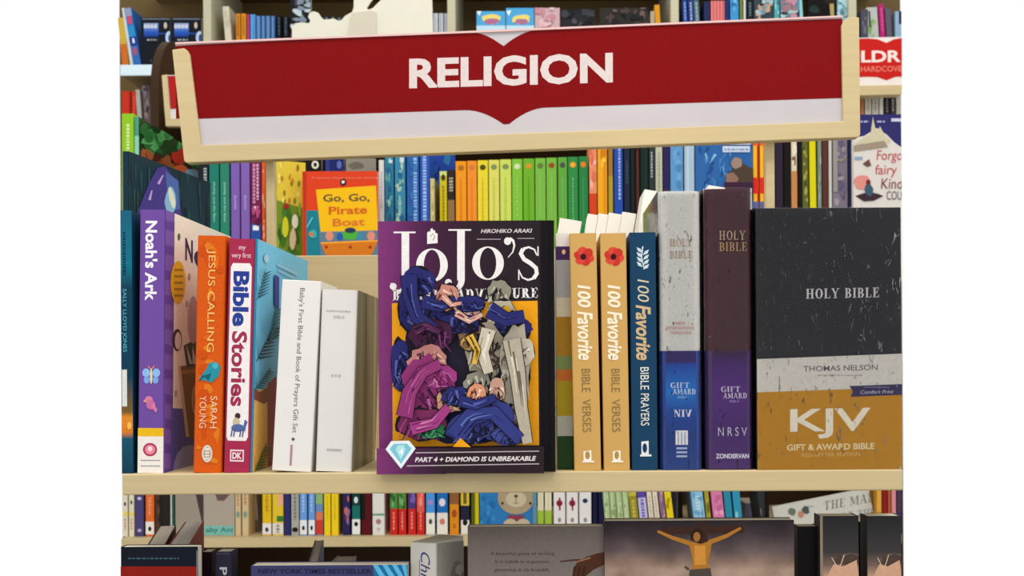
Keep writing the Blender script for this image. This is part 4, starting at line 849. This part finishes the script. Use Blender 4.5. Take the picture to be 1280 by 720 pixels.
row(GL, ZB, 2.62, .12, [
 ('cream paperback with a black dot, left of two alike at the far left', 153, 160, YT, CW, [('d', 630, '2A2A24', .2, 2.5), ('r', 640, 645, 'E8D070'), ('t', 648, 662, 'D08878')]),
 ('cream paperback with a black dot, right of two alike at the far left', 161, 168, YT, CW, [('d', 628, '2A2A24', .2, 2.5), ('r', 640, 645, 'E8D070'), ('t', 648, 662, 'D08878')]),
 ('indigo paperback beside the cream pair', 169, 180, YT, '4A4272', [('d', 623, 'C8C0D8', .25, 2), ('d', 663, 'B8A8C8', .25, 2)]),
 ('orange paperback with a white foot', 182, 193, YT, 'E06A2C', [('t', 622, 645, 'F09868'), ('r', 652, 668, 'E8E2D8'), ('d', 661, '1A1A1C', .2, 3)]),
 ('brown rough spine right of the orange paperback', 194, 212, YT, '4C3628', [('b', 615, 665, ['6A4A34', '34241C'], 14)]),
 ('narrow green and white spine before the grey face-out cover', 213, 218, YT, '2C5A4C', [('s', 0, 600, .4, 670, 'C8C8C0')]),
 ('plain grey-tan face-out cover with a dark diagonal, above the grey page tops', 219.5, 254, YT, '9A9080', grey_face, {'face': 1}),
 ('grey face-out cover with a teal label strip', 254.8, 293.5, YT, 'ABA090', baby, {'face': 1}),
 ('beige paperback spine, left of two alike beside the teal label', 294, 301.5, YT, 'D0B88C', [('t', 618, 632, 'B87850'), ('d', 643, '7A9A8C', .3, 4)]),
 ('beige paperback spine, right of two alike beside the teal label', 302.5, 311, YT, 'D0B88C', [('t', 618, 632, 'B87850'), ('d', 643, '7A9A8C', .3, 4)]),
 ('grey leaning paperback before the first yellow spine', 315, 324, YT, '9A9088', [('r', 650, 668, '6A5A48')], {'xlt': 309, 'D': 2.68}),
 ('yellow paperback with a white foot and small dark mark', 328, 339.5, YT, 'E0B81C', [('t', 615, 640, 'B8901C'), ('r', 654, 668, 'E4E0DC'), ('d', 662, '3A3A40', .2, 3)]),
 ('yellow, orange and green banded paperback beside the navy one', 340.5, 354.5, YT, 'E0C030', [('s', .5, 600, 1, 632, 'E8A888'), ('s', .4, 645, 1, 652, '2E7A3A'), ('r', 654, 668, 'DCD8D0'), ('t', 656, 666, '8A8A80')]),
 ('plain navy paperback beside the light grey one', 355.5, 363, YT, '2C2C6C', []),
 ('light grey paperback with black foot marks', 364, 374, YT, 'A8A8A0', [('t', 612, 650, '78786C'), ('d', 662, '1C1C1C', .4, 3)]),
 ('sky blue paperback with a white foot, left of two alike', 374.8, 384, YT, '6A9CDC', [('t', 612, 640, 'A8C8F0'), ('r', 650, 668, 'E8E8E8'), ('d', 660, '202020', .2, 3)]),
 ('sky blue paperback with a white foot, right of two alike', 385.5, 394, YT, '6A9CDC', [('t', 612, 640, 'A8C8F0'), ('r', 650, 668, 'E8E8E8'), ('d', 660, '202020', .2, 3)]),
 ('green, blue and red patchwork paperback', 394.6, 404, YT, '6A8CB8', [('r', 600, 630, '8AB070'), ('r', 640, 650, 'D87858'), ('r', 650, 668, 'C83C30')]),
 ('bright yellow paperback, left of two alike', 405, 413.5, YT, 'ECCC1C', [('t', 620, 650, 'B89818', .45, .55)]),
 ('bright yellow paperback, right of two alike', 414.2, 423.5, YT, 'ECCC1C', [('t', 620, 650, 'B89818', .45, .55)]),
 ('dark indigo paperback with orange specks', 428, 438, YT, '2A2254', [('b', 620, 662, ['C86A4C', '4A3A78', '8A6AA0'], 7)]),
 ('teal and black paperback with a white foot', 440, 450.5, YT, '1C6C68', [('r', 600, 632, '143C34'), ('d', 625, 'D8E0DC', .25, 4), ('r', 649, 668, 'E8E8E4'), ('d', 655, '1A1A1A', .25, 3)]),
 ('dark red book set back beside the wide white spine', 451.5, 464.5, YT, '581018', [('s', 0, 600, .4, 650, '1C1810')]),
 ('wide white paperback with a green line and pink emblem', 465.5, 481, 590, 'DEDCD4', [('r', 642, 644.5, '6A9A80'), ('d', 652, 'B07A80', .22, 3.5), ('t', 660, 664, 'B8B0A8')]),
 ('red paperback with a green top, left of two alike', 487.5, 497.3, YT, 'C82820', [('r', 570, 636, '4A8A40'), ('b', 618, 632, ['7AB070', '2A5A28'], 5), ('t', 640, 662, 'F09888', .4, .6)]),
 ('red paperback with a green top, right of two alike', 498, 508, YT, 'C82820', [('r', 570, 636, '4A8A40'), ('b', 618, 632, ['7AB070', '2A5A28'], 5), ('t', 640, 662, 'F09888', .4, .6)]),
 ('red paperback with a violet top', 510, 520, YT, 'CC2A24', [('r', 570, 636, '4C3A78'), ('b', 618, 632, ['7A60A8'], 4), ('t', 640, 662, 'F09888', .4, .6)]),
 ('red paperback with a salmon top', 521, 531, YT, 'CC2A24', [('r', 570, 640, 'E05A50'), ('b', 618, 632, ['F09080'], 4), ('t', 640, 662, 'F09888', .4, .6)]),
 ('light blue paperback with a white lower half', 532.5, 544, YT, '4A94DC', [('r', 641, 668, 'E8E4D8'), ('d', 628, 'A888C8', .3, 3), ('d', 652, '4A4A50', .2, 3.5)]),
 ('deep blue paperback with a white lower half and pale bird mark', 546, 560, YT, '1C6AB4', [('r', 641, 668, 'E4E0D4'), ('d', 628, 'E0D8DC', .3, 5), ('d', 652, 'D07868', .25, 4)]),
 ('orange paperback with a brown top part', 562, 574, YT, 'D8881C', [('r', 570, 630, '8A5A34'), ('d', 642, 'A8481C', .28, 5), ('t', 655, 660, 'A85A1C')]),
 ('yellow, navy and white banded paperback at the end of the run', 576, 587, YT, '20243A', [('r', 570, 632, 'D8BC38'), ('s', .3, 612, .7, 630, '6A5A20'), ('r', 650, 668, 'E0DCD4'), ('d', 653, '1A1A20', .3, 4)]),
 ('narrow yellow and olive spine left of the bear cover', 589, 599, YT, '5A5A18', [('s', .5, 600, 1, 670, 'C8B818')]),
 ('blue face-out cover with a tan bear in a red scarf', 600, 671, YT, '2E78B4', face_teddy, {'face': 1}),
 ('cream and lime banded spine, left of two alike', 672, 680, YT, 'E0D8B8', [('r', 638, 668, '9ABC3C'), ('s', .45, 610, .55, 640, 'C8BC98')]),
 ('cream and lime banded spine, right of two alike', 681, 690, YT, 'E0D8B8', [('r', 638, 668, '9ABC3C'), ('s', .45, 610, .55, 640, 'C8BC98')]),
 ('white spine with a dark red star mark, left of two alike', 692, 707, YT, 'E2DEDA', [('d', 629, '8A2038', .28, 4), ('s', .45, 622, .6, 638, '8A2038'), ('d', 650, '8A8488', .14, 3)]),
 ('white spine with a dark red star mark, right of two alike', 708, 723, YT, 'E2DEDA', [('d', 629, '8A2038', .28, 4), ('s', .45, 622, .6, 638, '8A2038'), ('d', 650, '8A8488', .14, 3)]),
 ('white spine with a small dark blue mark', 724, 739.5, YT, 'E2DEDA', [('d', 626, '22305A', .22, 3), ('d', 650, '8A8488', .14, 3)]),
 ('navy spine, left of two alike beside the white ones', 741, 747, YT, '1A1A3C', []),
 ('navy spine, right of two alike beside the white ones', 748, 754.5, YT, '1A1A3C', []),
] + [('pale green leaning paperback, %s of four' % w_, 757+i*8, 765+i*8, YT, 'A8BC88', [('s', .3, 600, .45, 670, 'D0DCB0'), ('b', 620, 662, ['8AA468', 'C0D0A0'], 5)], {'xlt': 750+i*8}) for i, w_ in enumerate(['first', 'second', 'third', 'last'])] + [
 ('olive gold leaning paperback', 790, 800.5, YT, '948A2C', [('r', 615, 620, 'C0B848'), ('t', 625, 655, 'C8B850', .3, .7)], {'xlt': 781}),
 ('violet and white leaning paperback', 801.5, 812, YT, 'C8C0E0', [('r', 612, 622, '5A48A0'), ('r', 648, 668, '4A48A0'), ('t', 624, 646, '6A68B8', .3, .7)], {'xlt': 792}),
 ('cream leaning paperback, left of two alike', 813, 819.6, YT, 'E0D8C4', [('t', 620, 650, 'C8A890')], {'xlt': 804}),
 ('cream leaning paperback, right of two alike', 820.3, 827, YT, 'E0D8C4', [('t', 620, 650, 'C8A890')], {'xlt': 811}),
 ('mauve and rust leaning paperback', 828, 835, YT, '8A6A80', [('b', 615, 660, ['B07858', '6A5A90', 'C89AA8'], 10)], {'xlt': 818}),
 ('yellow paperback leaning left in the leaning run', 836, 845, YT, 'E4CC20', [('b', 620, 640, ['A88A18'], 3)], {'xlt': 825}),
 ('black leaning paperback right of the yellow one', 846, 857, YT, '1C2026', [], {'xlt': 834}),
 ('pale blue leaning paperback', 869, 884, YT, '8CC0DC', [('t', 620, 650, 'C8E0EC', .3, .7), ('b', 615, 660, ['6AA4C8'], 6)], {'xlt': 859}),
 ('thin olive yellow leaning paperback', 885, 891, YT, 'A89A30', [('b', 615, 660, ['D8D060', '6A6420'], 8)], {'xlt': 876}),
 ('pink paperback leaning left in the leaning run', 893.5, 908, YT, 'D87AA8', [('b', 615, 665, ['E8A0C4', 'C86898'], 10)], {'xlt': 884}),
 ('teal leaning paperback, left of two alike', 909, 918.5, YT, '2E86A0', [('b', 640, 665, ['8AC8D0'], 4)], {'xlt': 900}),
 ('teal leaning paperback, right of two alike', 920, 930, YT, '3090B0', [('b', 640, 665, ['8AC8D0'], 4)], {'xlt': 911}),
 ('lilac-grey book set back behind the leaning ones', 931, 950, 629, '8A84A0', [('b', 635, 660, ['A098B0'], 5)], {'D': 2.75}),
 ('dark slate leaning book before the white tilted cover', 953.5, 961, YT, '2A3038', [('b', 640, 662, ['6A6A70'], 4)], {'xlt': 940}),
 ('amber spine at the right end of the low shelf', 1096, 1102.5, YT, 'D8A040', [('r', 640, 668, 'A88030')]),
 ('dark red spine at the right end of the low shelf', 1103, 1109.5, YT, '8A1C18', []),
 ('orange-brown spine at the right end of the low shelf', 1110, 1114, YT, 'B05A34', []),
 ('pink spine at the right end of the low shelf', 1114.6, 1120.5, YT, 'D88A90', [('b', 620, 660, ['E8B0B0'], 4)]),
 ('plum-navy spine last at the right end of the low shelf', 1121, 1127.5, YT, '4A3450', [('r', 640, 668, '34305A')]),
])
# tilted cover
b = Book('white face-out cover with grey capitals, tilted up to the right on the low shelf', 971, 1094, 633, 2.64, ZB, face=True, th=.012, cov='C8C8BE', group=GL, roll=.19)
p = b.on('right'); mar(p, b); p.build('cover_print', b.cover)
# ------------------------------------------------------------------ wall bookcase rows
GT = 'books on the top shelf of the wall bookcase'
def dark_blue(x0):
    def f(p, b):
        x = x0; p.rect(x-5, -5, x+50, 100, '141922'); p.rect(x+2, 23, x+36, 24.5, '6A7484'); p.vgrad(x+4, x+22, [(29, '98A8C8'), (34, '6A88C8'), (40, '2A58B8'), (46, '1A3A8C')]); p.rect(x+22, 41, x+36, 43, '24468C')
        tiny(p, x+4, x+21, 31, 'C8D0E0', 4.5, (2.5, 4), .8)
        p.ell(x+31, 32, 2, 4, 'C8B8A8'); p.ell(x+36, 47, 5, 8, 'B8CCE8'); p.ell(x+37, 48, 2.5, 5, '2A4A88'); marks_h(p, x+8, x+21, 49, '98A0A8'); marks_h(p, x+12, x+26, 75, '4A4C54')
    return f
def photo(c, cs_):
    def f(p, b):
        p.rect(b.xl-3, -20, b.xr+3, 120, c)
        for i in range(30): p.ell(random.uniform(b.xl, b.xr), random.uniform(-8, 48), random.uniform(2, 6), random.uniform(2, 6), random.choice(cs_), 8, .4)
    return f
def bathbook(p, b):
    x0, x1 = b.xl, b.xr; w_ = x1-x0; p.rect(x0-2, 0, x1+2, 100, '4AA0D4'); p.ell((x0+x1)/2, 24, w_*.34, 6, 'E0D070', 12, .2); p.ell((x0+x1)/2+1, 27, w_*.26, 3.5, 'A86A8C', 12, .2); p.rect(x0-1, 32, x1+1, 45, 'B8D8E8'); p.poly([(x0, 14), (x0+6, 13), (x0+3, 20)], 'E8F0F4')
row(GT, ZT, DW+.02, .15, [
 ('yellow leaning spine at the top left corner', 153, 161.5, 22, 'C8A83C', [('r', 55, 85, 'C86A28')], {'xlt': 147}),
 ('white leaning spine at the top left corner', 163, 167.5, 10, 'C8D0D0', [], {'xlt': 152}),
 ('blue leaning spine with pink squares at the top left', 168, 177.5, 10, '2E6CB8', [('r', 8, 20, '8A98B8'), ('s', .25, 20, .85, 30, 'C84A6A'), ('r', 32, 46, '2A8CC8'), ('r', 46, 57, '24388C'), ('s', .4, 48, .7, 54, 'E0E4F0'), ('s', .2, 59, .85, 70, '7A5A98'), ('s', .3, 61, .7, 67, 'B85058')], {'xlt': 154.5}),
 ('near-black face-out cover with blue lettering, left of two alike at the top left', 176.5, 213, 22, '141922', dark_blue(176), {'face': 1, 'd': .01}),
 ('near-black face-out cover with blue lettering, right of two alike at the top left', 214, 252, 22, '141922', dark_blue(214), {'face': 1}),
 ('white leaning book just right of the first pale divider', 284, 292.5, 8, 'CFC8B0', [('b', 10, 45, ['B8B8A0'], 4)], {'xlt': 278}),
 ('amber spine, left of two alike on the top shelf', 295, 301, 17, 'C8801C', [('t', 20, 45, '8A5414')]),
 ('amber spine, right of two alike on the top shelf', 301.6, 308, 17, 'D08A20', [('t', 20, 45, '8A5414')]),
 ('narrow pink and violet spine beside the amber pair', 308.6, 312.5, 18, 'A83A70', []),
 ('wide light blue ribbed book on the top shelf', 313, 320, 18, '4A8AC8', [('s', .2, 15, .3, 60, '8ABCE4')]),
] + [('slim blue-grey spine on the top shelf, %s of four' % w_, 320.6+i*6, 326.2+i*6, 20, ['4A78B0', '3E6CA8', '4874A8', '3A649C'][i], [('s', .4, 15, .55, 60, '88A8CC')]) for i, w_ in enumerate(['first', 'second', 'third', 'last'])] + [
 ('black spine on the top shelf, left of two before the silvery photo cover', 346, 352, 19, '101218', [('t', 22, 45, '4A5A70')]),
 ('black spine on the top shelf, right of two before the silvery photo cover', 354, 361, 20, '14161A', [('t', 22, 45, '4A5A70')]),
 ('tall black and silver photo cover above the left part of the sign', 363.5, 389, -6, '1C1C22', photo('1C1C22', ['7A8A98', 'B8C8D0', '3A3A44', '544850', '98A8B0']), {'face': 1}),
] + [('dark low spine showing between the cut-out shapes, %s' % w_, 405+i*8, 412+i*8, 20+i, '1C2028', [('d', 24, '5A6470', .3, 3)]) for i, w_ in enumerate(['leftmost', 'second', 'third', 'rightmost'])] + [
 ('white ribbed slim spine right of the cut-out, %s of three' % w_, 542+i*6.7, 548+i*6.7, 16.5, 'C0C4CC', [('s', .3, 10, .5, 60, '8A94A8')]) for i, w_ in enumerate(['first', 'second', 'last'])] + [
 ('light blue face-out cover with a yellow badge, left of two alike', 596, 632, 14, '4AA0D4', bathbook, {'face': 1}),
 ('light blue face-out cover with a yellow badge, right of two alike', 633, 668, 10, '4AA0D4', bathbook, {'face': 1}),
 ('pink face-out cover with a rose blot beside the light blue covers', 669, 700, 10, 'C8A0A8', photo('C4A4AC', ['C08894', 'D8B4B8', 'B07888']), {'face': 1}),
 ('dark grey face-out cover above the sign, right of the pink one', 702, 744, 12, '24242A', photo('24242A', ['3A3A44', '18181E', '4A4A50']), {'face': 1}),
 ('dark picture cover with a brown blot above the sign', 750, 811, 10, '2A2826', photo('2A2826', ['4A3E3A', '6A5450', '1C1C20', '34383C']), {'face': 1}),
 ('cream narrow spine left of the last amber one', 813, 819, 14, 'A89C80', []),
 ('amber leaning spine beside the third pale divider', 822, 829, 6, 'D0901C', [], {'xlt': 818}),
 ('blue leaning spine right of the third divider, first of three', 856, 862, 0, '2A4A98', [('t', 3, 26, '8AA8D8')], {'xlt': 853}),
 ('blue leaning spine right of the third divider, second of three', 863, 870, 0, '243C80', [('t', 3, 26, 'A8B8D8')], {'xlt': 860}),
 ('grey-green leaning spine right of the third divider, last of three', 871, 878, 0, '4A6A78', [('t', 3, 26, '98B0A8')], {'xlt': 867}),
 ('midnight blue spine beside the coral one', 880, 888, 2, '1C2450', []),
 ('coral and rose ribbed face-out book above the sign', 889, 906, 1, 'C85A5C', lambda p, b: [p.rect(889+i*4, -10, 890.5+i*4, 60, 'D88A88') for i in range(5)], {'face': 1}),
 ('navy spine right of the coral book', 907, 912, 0, '1E2C6A', []),
 ('azure spine above the right half of the sign', 913, 924, -2, '3A8CC8', [('b', -2, 25, ['6AB0DC', '2A6CA8'], 6)]),
 ('olive green narrow spine beside the azure one', 925, 929, -2, '6A7A3A', []),
 ('white narrow spine beside the olive green one', 929.6, 933, -2, 'C8CCC8', []),
 ('black-blue spine above the right half of the sign', 934, 942, -2, '14181E', [('t', 3, 20, '5A7A88')]),
 ('dark cover with a pale tan blot and cyan edge above the sign', 943, 967, -3, '3A4A50', photo('34424C', ['B89880', '6A8C98', '18181C', 'A0B8C0']), {'face': 1}),
 ('turquoise spine above the right half of the sign', 968, 975, -2, '4AA0A8', [('b', 0, 25, ['8AC8C8', '2A6A78'], 5)]),
 ('mint and pink mottled cover above the right half of the sign', 976, 1000, -3, '5A8A98', photo('5A8A98', ['A8C8C8', '98707C', '2A3A44', 'B88898']), {'face': 1}),
 ('pale aqua leaning spine above the right half of the sign', 1001, 1008, -3, '8CC8D0', [], {'xlt': 996}),
 ('black glossy cover with a yellow streak near the right end of the sign', 1010, 1046, -4, '14100E', lambda p, b: (p.rect(1005, -20, 1050, 80, '120E0C'), p.poly([(1036, -5), (1042, -5), (1043, 30), (1039, 30)], 'A89860'), p.ell(1040, 2, 9, 3, '2A2018', 10, .2), p.ell(1018, 12, 6, 5, '1E3430', 10, .2)), {'face': 1}),
 ('pale blue cover before the right-hand divider', 1047, 1062, -4, '7AA8B8', photo('88B8C8', ['A8D0D8', '5A8898']), {'face': 1}),
 ('grey-violet leaning cover at the top right corner', 1076, 1086, 12, '4A4A58', [('b', 15, 45, ['6A6A7A'], 4)]),
 ('white cover with a green patch leaning at the top right corner', 1087, 1101, 9, 'B0B4B0', [('b', 25, 48, ['7AA05A', '98B080'], 8), ('s', .15, 14, .3, 34, '3A3A3A')], {'xlt': 1083}),
 ('magenta leaning spine at the top right corner', 1102, 1109, 5, 'B0206C', [('t', 10, 40, 'D06098')], {'xlt': 1098}),
 ('grey leaning spine right of the magenta one', 1110, 1118, 10, '5A5460', [], {'xlt': 1106}),
 ('pale blue and navy spine last at the top right corner', 1119, 1127.5, 14, '8AA8C0', [('s', .6, 5, 1, 30, '1C1C40')]),
])
GS = 'books on the second shelf of the wall bookcase'
row(GS, ZN, DW+.02, .15, [
 ('red spine beneath the glossy white price rail, left of two', 153, 164, 114, 'C8301C', [('s', .85, 100, .95, 240, '8A1C10')]),
 ('red spine beneath the glossy white price rail, right of two', 165, 171.5, 114, 'C0341C', [('t', 120, 145, 'D85A40')]),
 ('grey-white leaning spine beside the red pair', 178, 184, 112, 'A8A8A0', [], {'xlt': 169}),
 ('mottled brown-violet spine beside the grey-white leaning one', 185, 195, 107, '5A4A50', [('b', 110, 150, ['7A6A70', '3A2E34', '8A7468'], 16)], {'xlt': 177}),
 ('tan spine under the bright red sign', 1076, 1081, 122, 'B87A50', []),
 ('white spine under the bright red sign, first of three', 1081.6, 1090, 121, 'CFC8BC', [('t', 124, 140, 'A89888')]),
 ('white spine under the bright red sign, second of three', 1090.6, 1099, 121, 'C8C4B8', [('t', 124, 140, '98907C')]),
 ('white spine under the bright red sign, last of three', 1099.6, 1105, 121, 'D4CEC4', []),
 ('black and grey spine under the bright red sign, left of two', 1105.6, 1113, 120, '2A2828', [('t', 124, 140, '8A8480')]),
 ('black and grey spine under the bright red sign, right of two', 1113.6, 1120, 120, '3A3634', [('t', 124, 140, 'A8A098')]),
 ('cream spine under the bright red sign at the very edge', 1120.6, 1127.5, 120, 'B8B4A4', []),
])
